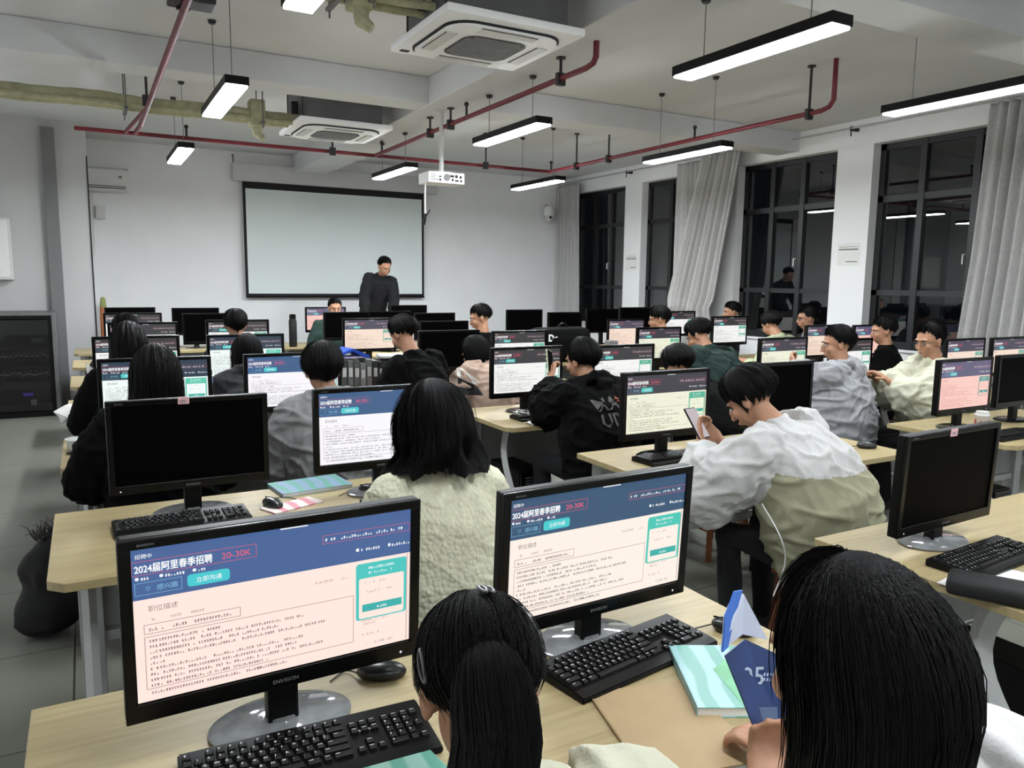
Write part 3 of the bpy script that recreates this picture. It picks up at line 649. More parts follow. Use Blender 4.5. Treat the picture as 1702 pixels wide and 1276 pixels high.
# ------------------------------------------------------------------ keyboards and mice
ROWS = [
 [('E', 0, 1)] + [('F', 2 + i + (i // 4) * .5, 1) for i in range(12)],
 [(c, i, 1) for i, c in enumerate('`1234567890-=')] + [('-', 13, 2)] + [('', 15.3, 1), ('', 16.3, 1), ('', 17.3, 1)] + [('', 18.6 + i, 1) for i in range(4)],
 [('', 0, 1.5)] + [(c, 1.5 + i, 1) for i, c in enumerate('QWERTYUIOP[]')] + [('', 13.5, 1.5)] + [('', 15.3, 1), ('', 16.3, 1), ('', 17.3, 1)] + [(c, 18.6 + i, 1) for i, c in enumerate('789')],
 [('', 0, 1.75)] + [(c, 1.75 + i, 1) for i, c in enumerate('ASDFGHJKL;')] + [('', 11.75, 1), ('', 12.75, 2.25)] + [(c, 18.6 + i, 1) for i, c in enumerate('456+')],
 [('', 0, 2.25)] + [(c, 2.25 + i, 1) for i, c in enumerate('ZXCVBNM,.?')] + [('', 12.25, 2.75)] + [('', 16.3, 1)] + [(c, 18.6 + i, 1) for i, c in enumerate('123')],
 [('', 0, 1.5), ('', 1.5, 1), ('', 2.5, 1.5), ('', 4, 6.5), ('', 10.5, 1.5), ('', 12, 1), ('', 13, 2), ('', 15.3, 1), ('', 16.3, 1), ('', 17.3, 1), ('0', 18.6, 2), ('.', 20.6, 1), ('', 21.6, 1)]]
U = .019
KM = {}
m_key = mat('keycap_black', (11, 11, 11), .5, var=.08, spec=.3); m_leg = mat('keycap_legend', (205, 205, 205), .6, var=.02)
def keymesh(ch, wd):
    if (ch, wd) in KM: return KM[(ch, wd)]
    b = nb(); w_ = wd * U - .003; d_ = U - .003; h = .009
    lo = [(0, 0), (w_, 0), (w_, d_), (0, d_)]; q = .002
    a = [b.verts.new((x, y, 0)) for x, y in lo]; c = [b.verts.new((x + (q if x == 0 else -q), y + (q * .5 if y == 0 else -q * 1.3), h - (.001 if y == 0 else 0))) for x, y in lo]
    b.faces.new(a[::-1]); b.faces.new(c)
    for i in range(4): b.faces.new((a[i], a[(i + 1) % 4], c[(i + 1) % 4], c[i]))
    fixn(b); bmesh.ops.bevel(b, geom=[e for e in b.edges if all(v.co.z > h - .002 for v in e.verts)], offset=.0009, segments=1, affect='EDGES')
    if ch: add_text(b, ch, .0085, lambda x, y: (.0038 + x, .007 + y, h + .0001), 1, res=1, bold=.0002)
    elif wd < 3: bx(b, (.004, .009, h - .0002), (.004 + min(w_, .016) * .5, .0106, h + .0001), 0, 1)
    me = mesh_from(b, 'key', [m_key, m_leg]); KM[(ch, wd)] = me; return me
def kb_case():
    b = nb(); w_, d_ = 22.9 * U + .012, 6 * U + .05
    poly = [(0, 0), (.0, .012), (.02, .016), (d_, .024), (d_, 0)]
    prism(b, poly, -.006, w_ - .006, 0, lambda x, y, z: (z, x - .035, y)); fixn(b)
    bmesh.ops.bevel(b, geom=list(b.edges), offset=.003, segments=2, affect='EDGES')
    return mesh_from(b, 'keyboard_case', m_black)
KC = kb_case()
b = nb(); random.seed(2)
for k in range(6): bx(b, (15.5 * U + k * .0065, 3.25 * U, .0225), (15.5 * U + .005 + k * .0065, 3.25 * U + .005, .0232))
KW = mesh_from(b, 'wordmark', m_leg)
b = nb()
for r, row in enumerate(ROWS):
    for ch, u, wd in row: bx(b, (u * U, (5 - r) * U - .001, .012), (u * U + wd * U - .0035, (5 - r) * U + U - .0045, .029))
KALL = mesh_from(b, 'keycaps', m_key)
def keyboard(x, y, rz, label, full=False):
    t = thing('keyboard', label, 'keyboard', (x, y, .75), rz, 'black desktop keyboards')
    obj('keyboard_case', KC, None, t)
    if full:
        for r, row in enumerate(ROWS):
            for ch, u, wd in row: obj('key', keymesh(ch, wd), None, t, (u * U, (5 - r) * U, .0155 + (5 - r) * .0012))
        obj('wordmark', KW, None, t)
    else: obj('keycaps', KALL, None, t)
    return t
keyboard(.1, 1.275, R(-3), 'black keyboard below the largest lit monitor, left of the ponytailed girl', True)
keyboard(.86, 1.265, R(9), 'black keyboard right of the ponytailed girl', True)
keyboard(2.28, 1.27, R(4), 'black keyboard below the switched off monitor at right edge', True)
keyboard(.05, 2.83, R(2), 'black keyboard under the large black monitor with pink sticker', True)
keyboard(2.33, 2.83, R(3), 'black keyboard under the lit monitor of the white jacket student')
for x, y, l in ((.9, 2.7, 'in front of the sweater girl'), (4.5, 2.42, 'beside the milk tea cup'), (2.35, 4.13, 'before the black hoodie student'), (.1, 4.15, 'before the very long haired girl'), (4.7, 4.15, 'before the grey hooded young man'), (5.3, 4.12, 'before the cream clad student')):
    keyboard(x, y, 0, 'black keyboard ' + l)
def mouse_mesh():
    b = nb(); ell(b, (0, 0, .014), (.031, .055, .022), sub=3)
    for v in b.verts: v.co.z = max(0, v.co.z + .002 * (v.co.y / .05))
    tube(b, [(0, .02, .034), (0, .038, .03)], .004, 6)
    return mesh_from(b, 'shell', mat('mouse_black', (18, 18, 19), .3), True)
MM = mouse_mesh()
def mouse(x, y, rz, label, cord):
    t = thing('computer_mouse', label, 'mouse', (x, y, .75), rz, 'black computer mice'); obj('shell', MM, None, t)
    b = nb(); bx(b, (-.0015, .005, .03), (.0015, .05, .034), .0005); obj('button_seam', b, m_gloss, t)
    b = nb(); pts = [(0, .05, .012)] + [Vector(c) for c in cord]
    tube(b, smoothp(pts), .0018, 5); obj('cord', b, m_rubber, t)
def smoothp(pts, n=6):
    pts = [Vector(p) for p in pts]; o = []
    for i in range(len(pts) - 1):
        p0, p1, p2, p3 = pts[max(i - 1, 0)], pts[i], pts[i + 1], pts[min(i + 2, len(pts) - 1)]
        for k in range(n):
            t = k / n; o.append(.5 * ((2 * p1) + (p2 - p0) * t + (2 * p0 - 5 * p1 + 4 * p2 - p3) * t * t + (3 * p1 - p0 - 3 * p2 + p3) * t ** 3))
    o.append(pts[-1]); return o
mouse(1.385, 1.335, R(35), 'black mouse on the desk right of the second largest lit monitor', [(-.03, .09, .003), (-.09, .14, .003), (-.15, .18, .003)])
mouse(.53, 1.535, R(70), 'black mouse behind the keyboard of the largest lit monitor', [(.03, .08, .004), (-.01, .11, .003)])
mouse(1.0, 2.99, R(80), 'black mouse beside the teal book under the sweater girl monitor', [(.02, .09, .003), (-.04, .14, .003)])
mouse(3.65, 2.63, R(60), 'black mouse on the bare desk end right of the white jacket student', [(.02, .09, .003), (-.05, .12, .003)])
mouse(.59, 2.95, R(20), 'black mouse at the right end of the keyboard under the black monitor', [(.03, .1, .003), (.1, .08, .003), (.12, .0, .003)])
mouse(5.1, 2.5, R(40), 'black mouse right of the milk tea cup', [(.02, .09, .003), (-.05, .12, .003)])
# ------------------------------------------------------------------ small things on the desks
def book(x, y, z, w_, d_, h, rz, label, rgb, rgb2=None, name='book', group=None, spine=True):
    t = thing(name, label, 'book' if 'book' in name else name.replace('_', ' '), (x, y, z), rz, group)
    b = nb(); bx(b, (-w_ / 2, -d_ / 2, h - .002), (w_ / 2, d_ / 2, h), .0006); bx(b, (-w_ / 2, -d_ / 2, 0), (w_ / 2, d_ / 2, .002), .0006); bx(b, (-w_ / 2, -d_ / 2, 0), (-w_ / 2 + .002, d_ / 2, h), .0006)
    obj('cover', b, cover_mat(name + str(rgb), rgb, rgb2 or rgb), t)
    b = nb(); bx(b, (-w_ / 2 + .003, -d_ / 2 + .003, .0015), (w_ / 2 - .003, d_ / 2 - .003, h - .0015)); obj('pages', b, m_paper, t)
    return t
def cover_mat(name, c1, c2):
    if name in MATS: return MATS[name]
    m = bpy.data.materials.new(name); m.use_nodes = True; nt = m.node_tree; p = nt.nodes['Principled BSDF']; p.inputs['Roughness'].default_value = .35
    tc = nt.nodes.new('ShaderNodeTexCoord'); wv = nt.nodes.new('ShaderNodeTexWave'); wv.inputs['Scale'].default_value = 5; wv.inputs['Distortion'].default_value = 3.5; wv.inputs['Detail'].default_value = 2
    cr = nt.nodes.new('ShaderNodeValToRGB'); cr.color_ramp.elements[0].color = lin(c1); cr.color_ramp.elements[1].color = lin(c2); cr.color_ramp.elements[0].position = .3; cr.color_ramp.elements[1].position = .6
    nt.links.new(tc.outputs['Object'], wv.inputs['Vector']); nt.links.new(wv.outputs['Fac'], cr.inputs['Fac']); nt.links.new(cr.outputs['Color'], p.inputs['Base Color']); MATS[name] = m; return m
t = book(1.185, 1.16, .75, .19, .27, .022, R(-28), 'teal and green textbook lying under the blue booklet', (96, 160, 146), (140, 184, 186))
b = nb(); prism(b, [(.0, -.12), (.085, -.02), (.05, .1), (-.02, .02)], .0222, .0228); fixn(b); obj('cover_graphic', b, mat('leaf_green', (92, 170, 120), .4, var=.2), t)
book(.38, 1.2, .75, .27, .19, .012, R(8), 'teal textbook at the bottom edge left of the ponytailed girl', (92, 156, 138), (140, 184, 170))
book(.79, 3.17, .75, .3, .2, .016, R(6), 'teal and blue textbook beside the black monitor with pink sticker', (96, 156, 142), (130, 154, 180))
book(.66, 2.93, .75, .22, .1, .006, R(22), 'pink and white leaflet under the mouse left of the sweater girl', (208, 130, 142), (226, 214, 208), 'leaflet')
t = thing('kraft_envelope', 'plain kraft paper folder lying before the right hand keyboard', 'folder', (.97, 1.09, .75), R(-14))
b = nb(); bx(b, (-.115, -.15, 0), (.115, .15, .004), .001); obj('folder', b, mat('kraft_paper', (172, 148, 112), .7, var=.04), t)
b = nb(); bx(b, (-.118, -.15, .0005), (-.114, .15, .0065), .001); obj('folded_edge', b, mat('kraft_edge', (150, 128, 90), .7), t)
t = thing('black_case', 'black zipped case on white sheets at the right edge', 'case', (2.2, 1.16, .75), R(28))
b = nb(); bx(b, (-.06, -.1, 0), (.06, .11, .05), .02, seg=3); obj('body', b, m_blackmatt, t, smooth=True)
b = nb(); tube(b, smoothp([(.02, -.1, .03), (.06, -.16, .05), (.1, -.17, .02), (.12, -.1, .005), (.1, 0, .005)]), .006, 6); obj('strap', b, m_black, t, smooth=True)
b = nb(); bx(b, (-.15, -.1, 0), (.15, .12, .002)); o = obj('paper_sheets', b, m_paper, None, (2.33, 1.2, .7502), R(10)); tag(o, 'white sheets under the black case at the right edge', 'paper')
t = thing('computer_tower', 'black computer tower under the desk at the right edge', 'computer', (2.62, 1.3, 0)); 
def tower(t):
    b = nb(); bx(b, (-.09, -.2, .01), (.09, .2, .42), .006); obj('case', b, m_black, t)
    b = nb(); bx(b, (-.085, -.212, .02), (.085, -.198, .41), .006); obj('front_panel', b, m_gloss, t)
    b = nb()
    for k in range(5): bx(b, (-.05, -.2145, .3 + k * .018), (.05, -.211, .306 + k * .018))
    obj('front_slots', b, m_greypaint, t)
tower(t)
for x, y, l in ((2.45, 4.35, 'under the middle desk beside the black hoodie student'), (.35, 4.35, 'under the desk of the very long haired girl'), (3.3, 2.8, 'under the desk of the white jacket student'), (.45, 2.85, 'under the desk of the black monitor with pink sticker'), (4.75, 2.7, 'under the desk with the milk tea cup'), (.5, 1.35, 'under the nearest left desk')):
    t = thing('computer_tower', 'black computer tower ' + l, 'computer', (x, y, 0), 0, 'computer towers under the desks'); tower(t)
# milk tea cup, generic print
t = thing('milk_tea_cup', 'small paper milk tea cup with red print before the pink lit monitor', 'cup', (4.62, 2.58, .75))
b = nb(); lathe(b, [(.028, 0), (.03, .002), (.04, .11), (.042, .112), (.04, .114)], n=28); obj('cup', b, mat('cup_paper', (226, 214, 202), .5, var=.06), t, smooth=True)
b = nb(); lathe(b, [(.042, .113), (.043, .12), (.036, .126), (.034, .14), (.01, .143)], n=28); obj('lid', b, m_offwhite, t, smooth=True)
b = nb()
for u in range(40):
    a0 = 2 * PI * u / 40; r = .0352 + .001
    h = .045 + .02 * abs(math.sin(a0 * 3)); q = [b.verts.new(((.0352 + k[1] * .09 * .0 + .0012 + (k[1] - .05) * .09) * math.cos(k[0]), (.0352 + .0012 + (k[1] - .05) * .09) * math.sin(k[0]), k[1])) for k in ((a0, .025), (a0 + .16, .025), (a0 + .16, .025 + h), (a0, .025 + h))]
    if u % 5 < 3: b.faces.new(q)
obj('red_print', b, mat('cup_red', (176, 62, 62), .5, var=.3, scale=60), t)
# row of binders with blue folder
random.seed(5)
for k in range(12):
    h = .26 + random.uniform(-.015, .02); wd = .045; g = (95 + random.randint(-25, 60),) * 3 if k < 7 else (42 + random.randint(-8, 10),) * 3
    t = thing('ring_binder', 'grey ring binder, %s in the upright row on the long desk' % ['leftmost', 'second from left', 'third from left', 'fourth from left', 'fifth from left', 'sixth from left', 'sixth from right', 'fifth from right', 'fourth from right', 'third from right', 'second from right', 'rightmost'][k], 'binder', (1.56 + k * .048, 5.68, .75), 0, 'grey binders on the long desk')
    b = nb(); bx(b, (-.021, -.13, 0), (.021, .13, h), .003); obj('cover', b, mat('binder_%d' % g[0], g, .6, var=.1), t)
    b = nb(); bx(b, (-.014, -.133, h * .55), (.014, -.13, h * .8)); obj('spine_label', b, m_offwhite, t)
t = thing('blue_folder', 'bright blue plastic folder lying open on the grey binders', 'folder', (1.72, 5.68, 1.035), R(8))
b = nb(); prism(b, [(-.14, 0), (-.13, .03), (.0, .075), (.13, .02), (.14, .0), (.1, .0), (0, .055), (-.1, .02)], -.1, .1, 0, lambda x, y, z: (x, z, y)); fixn(b); obj('cover', b, mat('folder_blue', (44, 84, 190), .35, var=.1), t)
b = nb(); bx(b, (-.1, -.09, .0), (.11, .09, .012), .002); obj('papers', b, mat('lilac_paper', (200, 190, 225), .7), t)
book(2.06, 5.66, 1.03, .2, .24, .015, R(-12), 'white booklet lying on the right end of the binders', (205, 205, 205), (150, 160, 170), 'booklet')
# cable coil on the middle desk
random.seed(9)
t = thing('charging_cables', 'tangle of thin white cables on the middle desk', 'cable', (2.43, 4.2, .75))
for q in range(3):
    b = nb(); pts = []
    for k in range(40):
        a = k * .55 + q; pts.append((.05 * math.cos(a) * (1 + .3 * math.sin(k * .3)) + k * .002, .05 * math.sin(a) + .01 * q, .012 + .04 * abs(math.sin(k * .21 + q)) * math.exp(-k * .02)))
    tube(b, smoothp(pts, 3), .0022, 5); obj('cable_loop', b, m_wcable, t)
b = nb(); ell(b, (.05, -.08, .02), (.06, .045, .03)); tag(obj('black_pouch', b, m_blackmatt, None, (2.4, 4.1, .75), smooth=True), 'small black pouch under the white cables', 'pouch')
t = thing('white_tissue', 'crumpled white tissue hanging at the front edge of the middle desk', 'tissue', (2.45, 4.0, .75))
b = nb(); bmesh.ops.create_grid(b, x_segments=14, y_segments=10, size=.5)
for v in b.verts: v.co = Vector((v.co.x * .22, v.co.y * .12, .012 + .012 * noise.noise(v.co * 5)))
obj('tissue', b, m_paper, t, smooth=True)
# clear tub, papers, pack and bottle on the left desks
t = thing('clear_tub', 'round clear lidded tub on the left end of the desk behind', 'tub', (-.07, 4.42, .75))
b = nb(); lathe(b, [(.04, 0), (.045, .005), (.05, .05), (.055, .052), (.05, .058), (.0, .062)], n=28); obj('tub', b, mat('frosted_plastic', (200, 205, 198), .2, var=.05), t, smooth=True)
b = nb(); lathe(b, [(.0555, .048), (.0575, .052), (.0555, .056)], n=28); obj('rim', b, m_white, t, smooth=True)
b = nb(); ell(b, (0, 0, .008), (.075, .04, .008)); tag(obj('black_mouse_mat_lump', b, m_blackmatt, None, (-.05, 4.3, .75), smooth=True), 'flat black pouch in front of the clear tub', 'pouch').name = 'flat_pouch'
for k in range(5):
    t = thing('paper_stack', 'white booklet, %s of the pile curling over the desk corner at far left' % ('lowest', 'second lowest', 'middle', 'second highest', 'topmost')[k], 'booklet', (-.04, 5.62, .75 + k * .009), R(5 + k * 3), 'booklets at the far left desk corner')
    b = nb(); bmesh.ops.create_grid(b, x_segments=10, y_segments=2, size=.5)
    for v in b.verts:
        x = v.co.x * .24 - .02; v.co = Vector((x, v.co.y * .28, .004 + (-.5 * max(0, -.06 - x)) + 0))
    o = obj('sheets', b, m_paper, t); md = o.modifiers.new('t', 'SOLIDIFY'); md.thickness = .007; md.offset = 0
    b = nb(); bx(b, (.0, -.12, .0076), (.07, -.02, .0079)); obj('printed_block', b, m_greypaint, t)
t = thing('tissue_pack', 'upright yellowish tissue pack at the far left desk edge', 'tissue pack', (.02, 5.95, .75), R(15))
b = nb(); bx(b, (-.05, -.035, 0), (.05, .035, .2), .015, seg=3); obj('pack', b, mat('pale_yellow_wrap', (206, 204, 160), .4, var=.1), t, smooth=True)
b = nb(); prism(b, [(-.03, .19), (.03, .19), (.045, .28), (.0, .25), (-.035, .29)], -.012, .012, 0, lambda x, y, z: (x, z, y)); fixn(b); obj('pulled_tissue', b, m_paper, t)
t = thing('water_bottle', 'blue water bottle between the long haired girl and the hooded student behind', 'bottle', (.72, 5.6, .75))
b = nb(); lathe(b, [(.032, 0), (.034, .005), (.034, .17), (.02, .2), (.02, .215)], n=20); obj('bottle', b, mat('bottle_blue', (72, 100, 132), .15), t, smooth=True)
b = nb(); lathe(b, [(.022, .213), (.022, .24), (.018, .243)], n=16); obj('cap', b, m_black, t, smooth=True)
t = thing('thermos_flask', 'tall black flask standing on the teacher desk left of the seated man', 'flask', (2.33, 10.05, .75))
b = nb(); lathe(b, [(.045, 0), (.05, .01), (.05, .33), (.04, .36)], n=20); obj('flask', b, m_blackmatt, t, smooth=True)
b = nb(); lathe(b, [(.04, .36), (.042, .365), (.042, .41), (.03, .42)], n=20); obj('cap', b, m_gloss, t, smooth=True)
# crumpled papers beside green jacket, folder and blue cloth
t = thing('open_notebook', 'open white notebook propped beside the dark green jacket', 'notebook', (5.5, 5.75, .75), R(15))
for s in (-1, 1):
    b = nb(); bx(b, (0, -.12, 0), (.17, .12, .012), .002); bmesh.ops.transform(b, matrix=Matrix.Rotation(R(35) * -1 if s > 0 else R(180 + 35), 4, 'Y'), verts=b.verts)
    bmesh.ops.translate(b, vec=(0, 0, .008), verts=b.verts); obj('page_block', b, m_paper, t)
t = thing('blue_jeans_cloth', 'folded blue denim on the desk right of the black hoodie student', 'cloth', (3.08, 4.02, .75))
b = nb(); bx(b, (-.1, -.06, 0), (.1, .06, .17), .03, seg=3); bmesh.ops.subdivide_edges(b, edges=list(b.edges), cuts=2)
for v in b.verts: v.co += Vector((.012 * noise.noise(v.co * 18), .01 * noise.noise(v.co * 22 + Vector((3, 0, 0))), 0)) if v.co.z > .01 else Vector((0, 0, 0))
obj('cloth', b, mat('denim', (112, 138, 190), .8, var=.2, scale=40), t, smooth=True)
# cup of noodles / cups on teacher desk
for x, l in ((4.3, 'left'), (4.42, 'right')):
    t = thing('paper_cup', 'small white cup on the teacher desk before the wall, %s of two' % l, 'cup', (x, 10.05, .75), 0, 'cups on the teacher desk')
    b = nb(); lathe(b, [(.03, 0), (.038, .2), (.04, .24), (.036, .25)], n=16); obj('cup', b, m_offwhite, t, smooth=True)
    b = nb(); lathe(b, [(.0405, .22), (.0415, .26), (.03, .27)], n=16); obj('lid', b, m_black if x > 4.35 else m_white, t, smooth=True)
# backpack
t = thing('backpack', 'black backpack with white logo lying on a desk behind the black hoodie student', 'backpack', (4.55, 7.12, .75))
def blob(bm, vs, smooth=6):
    me = bpy.data.meshes.new('tmp'); bm.normal_update(); bm.to_mesh(me); bm.free()
    o = bpy.data.objects.new('tmp', me); C.objects.link(o)
    md = o.modifiers.new('r', 'REMESH'); md.mode = 'VOXEL'; md.voxel_size = vs; md.adaptivity = 0
    if smooth: s = o.modifiers.new('s', 'SMOOTH'); s.factor = .5; s.iterations = smooth
    dg = bpy.context.evaluated_depsgraph_get(); out = bpy.data.meshes.new_from_object(o.evaluated_get(dg))
    bpy.data.objects.remove(o); bpy.data.meshes.remove(me)
    out.polygons.foreach_set('use_smooth', [True] * len(out.polygons)); return out
b = nb(); bx(b, (-.38, -.12, .0), (.36, .14, .38), .1, seg=3); ell(b, (-.36, 0, .18), (.1, .1, .14)); ell(b, (.2, -.12, .2), (.14, .05, .13)); bx(b, (-.2, -.15, .05), (.1, -.08, .28), .03)
me = blob(b, .02); me.materials.append(mat('bag_black', (4, 4, 4), .85, spec=.1)); obj('bag', me, None, t)
b = nb(); tube(b, smoothp([(-.38, -.1, .2), (-.46, -.14, .1), (-.44, -.1, .02)]), .02, 8, flat=.4); tube(b, smoothp([(-.05, 0, .37), (.02, 0, .42), (.1, 0, .37)]), .012, 8); obj('strap', b, m_black, t, smooth=True)
b = nb(); add_text(b, 'De', .1, lambda x, y: (-.24 + x, -.135, .24 + y), 0, bold=.004); me = mesh_from(b, 'logo', m_white); obj('logo', me, None, t)
b = nb(); bx(b, (0, 0, 0), (.12, .1, .22), .01); tag(obj('speaker_box', b, m_greypaint, None, (5.14, 7.02, .75)), 'grey speaker box beside the black backpack', 'speaker')
# black bag on the floor at left
t = thing('black_bag', 'black padded bag slumped on the floor at the left desk end', 'bag', (-.27, 3.95, 0))
b = nb(); ell(b, (.06, 0, .13), (.15, .13, .13)); ell(b, (.08, .02, .3), (.15, .1, .12)); ell(b, (.04, -.02, .07), (.14, .11, .07)); ell(b, (.1, .0, .38), (.1, .07, .09)); bx(b, (.0, -.1, .1), (.2, .1, .34), .04); me = blob(b, .018)
for v in me.vertices: v.co.z = max(0.0, v.co.z + .0); v.co.x += .012 * noise.noise(v.co * 14)
me.materials.append(m_blackmatt); obj('bag', me, None, t)
b = nb(); random.seed(4)
for k in range(60):
    a = random.uniform(0, 2 * PI); p = Vector((.07 + .05 * math.cos(a), .03 * math.sin(a), .44)); q = p + Vector((random.uniform(-.07, .07), random.uniform(-.05, .05), random.uniform(.02, .1)))
    tube(b, [p, (p + q) / 2 + Vector((0, 0, .02)), q], [.003, .002, .0005], 4)
o = obj('fur_trim', b, mat('grey_fur', (70, 68, 66), .9), t)
# ------------------------------------------------------------------ people
m_hair = mat('black_hair', (6, 5, 5), .55, var=.25, scale=40, spec=.16)
def hair_mat():
    m = m_hair; nt = m.node_tree; b = nt.nodes['Principled BSDF']
    tc = nt.nodes.new('ShaderNodeTexCoord'); mp = nt.nodes.new('ShaderNodeMapping'); mp.inputs['Scale'].default_value = (260, 260, 14)
    nz = nt.nodes.new('ShaderNodeTexNoise'); nz.inputs['Scale'].default_value = 1; nz.inputs['Detail'].default_value = 2
    bp = nt.nodes.new('ShaderNodeBump'); bp.inputs['Strength'].default_value = .6; bp.inputs['Distance'].default_value = .003
    nt.links.new(tc.outputs['Object'], mp.inputs['Vector']); nt.links.new(mp.outputs['Vector'], nz.inputs['Vector']); nt.links.new(nz.outputs['Fac'], bp.inputs['Height']); nt.links.new(bp.outputs['Normal'], b.inputs['Normal'])
hair_mat()
def knit_mat(name, rgb):
    m = mat(name, rgb, .9, var=.08, scale=40); nt = m.node_tree; b = nt.nodes['Principled BSDF']
    tc = nt.nodes.new('ShaderNodeTexCoord'); vo = nt.nodes.new('ShaderNodeTexVoronoi'); vo.inputs['Scale'].default_value = 1
    mp = nt.nodes.new('ShaderNodeMapping'); mp.inputs['Scale'].default_value = (72, 50, 62)
    bp = nt.nodes.new('ShaderNodeBump'); bp.inputs['Strength'].default_value = .9; bp.inputs['Distance'].default_value = .006; bp.invert = True
    nt.links.new(tc.outputs['Object'], mp.inputs['Vector']); nt.links.new(mp.outputs['Vector'], vo.inputs['Vector']); nt.links.new(vo.outputs['Distance'], bp.inputs['Height']); nt.links.new(bp.outputs['Normal'], b.inputs['Normal'])
    return m
def cloth(name, rgb, **k): return mat('cloth_' + name, rgb, .92, var=.06, scale=12, bump=.35, bscale=160, **k)
m_trouser = cloth('dark_trousers', (11, 11, 14)); m_shoe = mat('shoe', (40, 40, 42), .5); m_eye = mat('eye_white', (165, 160, 155), .4, var=.01); m_iris = mat('eye_dark', (20, 14, 12), .15)
def ring_loft(bm, secs, n=20, p=2.4):
    """secs: (center, right vec, back vec, a, b)"""
    rings = []
    for c, r, bk, a, bb in secs:
        ring = []
        for k in range(n):
            t = 2 * PI * k / n; cx, sy = math.cos(t), math.sin(t)
            q = (abs(cx) ** p + abs(sy) ** p) ** (-1 / p)
            ring.append(bm.verts.new(c + r * (a * cx * q) + bk * (bb * sy * q)))
        rings.append(ring)
    for i in range(len(rings) - 1):
        for k in range(n): bm.faces.new((rings[i][k], rings[i][(k + 1) % n], rings[i + 1][(k + 1) % n], rings[i + 1][k]))
    bm.faces.new(rings[0][::-1]); bm.faces.new(rings[-1])
def rotx(a): return Matrix.Rotation(a, 3, 'X')
def roty(a): return Matrix.Rotation(a, 3, 'Y')
def rotz(a): return Matrix.Rotation(a, 3, 'Z')
def ik(sh, wr, l1, l2, pole):
    d = wr - sh; L = d.length; mx = (l1 + l2) * .985
    if L > mx: wr = sh + d * (mx / L); d = wr - sh; L = mx
    a = (l1 * l1 - l2 * l2 + L * L) / (2 * L); h = math.sqrt(max(1e-6, l1 * l1 - a * a)); u = d / L
    pl = pole - u * pole.dot(u); pl.normalize(); return sh + u * a + pl * h, wr
def add_hand(bm, w, d, nrm, side, s=1.0, curl=.5):
    d = d.normalized(); nrm = (nrm - d * nrm.dot(d)).normalized(); lat = d.cross(nrm) * side   # lat points to the thumb side
    rot = Matrix((lat, d, nrm)).transposed()
    ell(bm, w + d * .05 * s, (.04 * s, .052 * s, .0165 * s), rot); ell(bm, w + d * .015 * s, (.028 * s, .035 * s, .02 * s), rot)
    for i, (o, L) in enumerate(((.029, .068), (.010, .077), (-.010, .071), (-.028, .055))):
        p = w + d * .085 * s + lat * o * s; an = .15; pts = [p - d * .02 * s]; dirn = d
        for q, f in enumerate((.45, .32, .28)):
            pts.append(pts[-1] + (Vector((0, 0, 0)) if q else d * .02 * s) + 0 * d); ang = an + curl * (q * .75 + .25)
            dd = (d * math.cos(ang) + nrm * math.sin(ang) + lat * o * 1.5).normalized(); pts[-1] = pts[-1] + dd * L * f * s
        tube(bm, pts, [.0105 * s, .0098 * s, .009 * s, .0082 * s], 8); ell(bm, pts[-1], (.0082 * s,) * 3, sub=1)
    b0 = w + d * .03 * s + lat * .028 * s; b1 = b0 + (d * .5 + lat * .8 + nrm * .3).normalized() * .036 * s; b2 = b1 + (d * .9 + lat * .15 + nrm * .5).normalized() * .032 * s
    tube(bm, [b0, b1, b2], [.014 * s, .0115 * s, .0095 * s], 8); ell(bm, b2, (.0095 * s,) * 3, sub=1)
def face_blobs(bm, hc, Rm, k=1.0):
    def E(c, r, rot=None, sub=2):
        ell(bm, hc + Rm @ (Vector(c) * k), tuple(v * k for v in r), Rm @ (rot if rot is not None else Matrix.Identity(3)), sub)
    E((0, -.012, .03), (.075, .096, .088), sub=3); E((0, .03, -.03), (.06, .06, .078), sub=3); E((0, .052, -.085), (.026, .024, .022)); E((0, .0, -.055), (.055, .06, .05))
    E((0, .075, .03), (.055, .018, .012)); E((0, .1, -.012), (.0105, .014, .026)); E((0, .108, -.028), (.016, .012, .011))
    for s in (-1, 1): E((s * .036, .07, -.022), (.022, .018, .024)); E((s * .078, -.004, -.008), (.009, .02, .032), rotz(s * -.35)); E((s * .081, -.012, .012), (.007, .014, .014))
    E((0, .088, -.056), (.024, .012, .0075)); E((0, .085, -.066), (.02, .012, .007))
HS = {  # style: fringe fraction, side length, back length, thickness, inward, flare, clump, wave
 'short': dict(fr=.74, side=.165, back=.215, th=.015, drift=-.6, flare=0, cl=.016, wave=0, jl=.16),
 'crop': dict(fr=.66, side=.165, back=.215, th=.008, drift=-.5, flare=0, cl=.004, wave=0, jl=.06),
 'mop': dict(fr=.84, side=.175, back=.245, th=.022, drift=-.5, flare=0, cl=.02, wave=.003, jl=.2),
 'long': dict(fr=.52, side=.50, back=.56, th=.017, drift=.02, flare=.03, cl=.008, wave=.003, jl=.05),
 'bob': dict(fr=.72, side=.29, back=.30, th=.033, drift=.1, flare=.22, cl=.02, wave=.022, jl=.1),
 'tied': dict(fr=.66, side=.2, back=.25, th=.014, drift=-.45, flare=0, cl=.006, wave=0, jl=.04)}
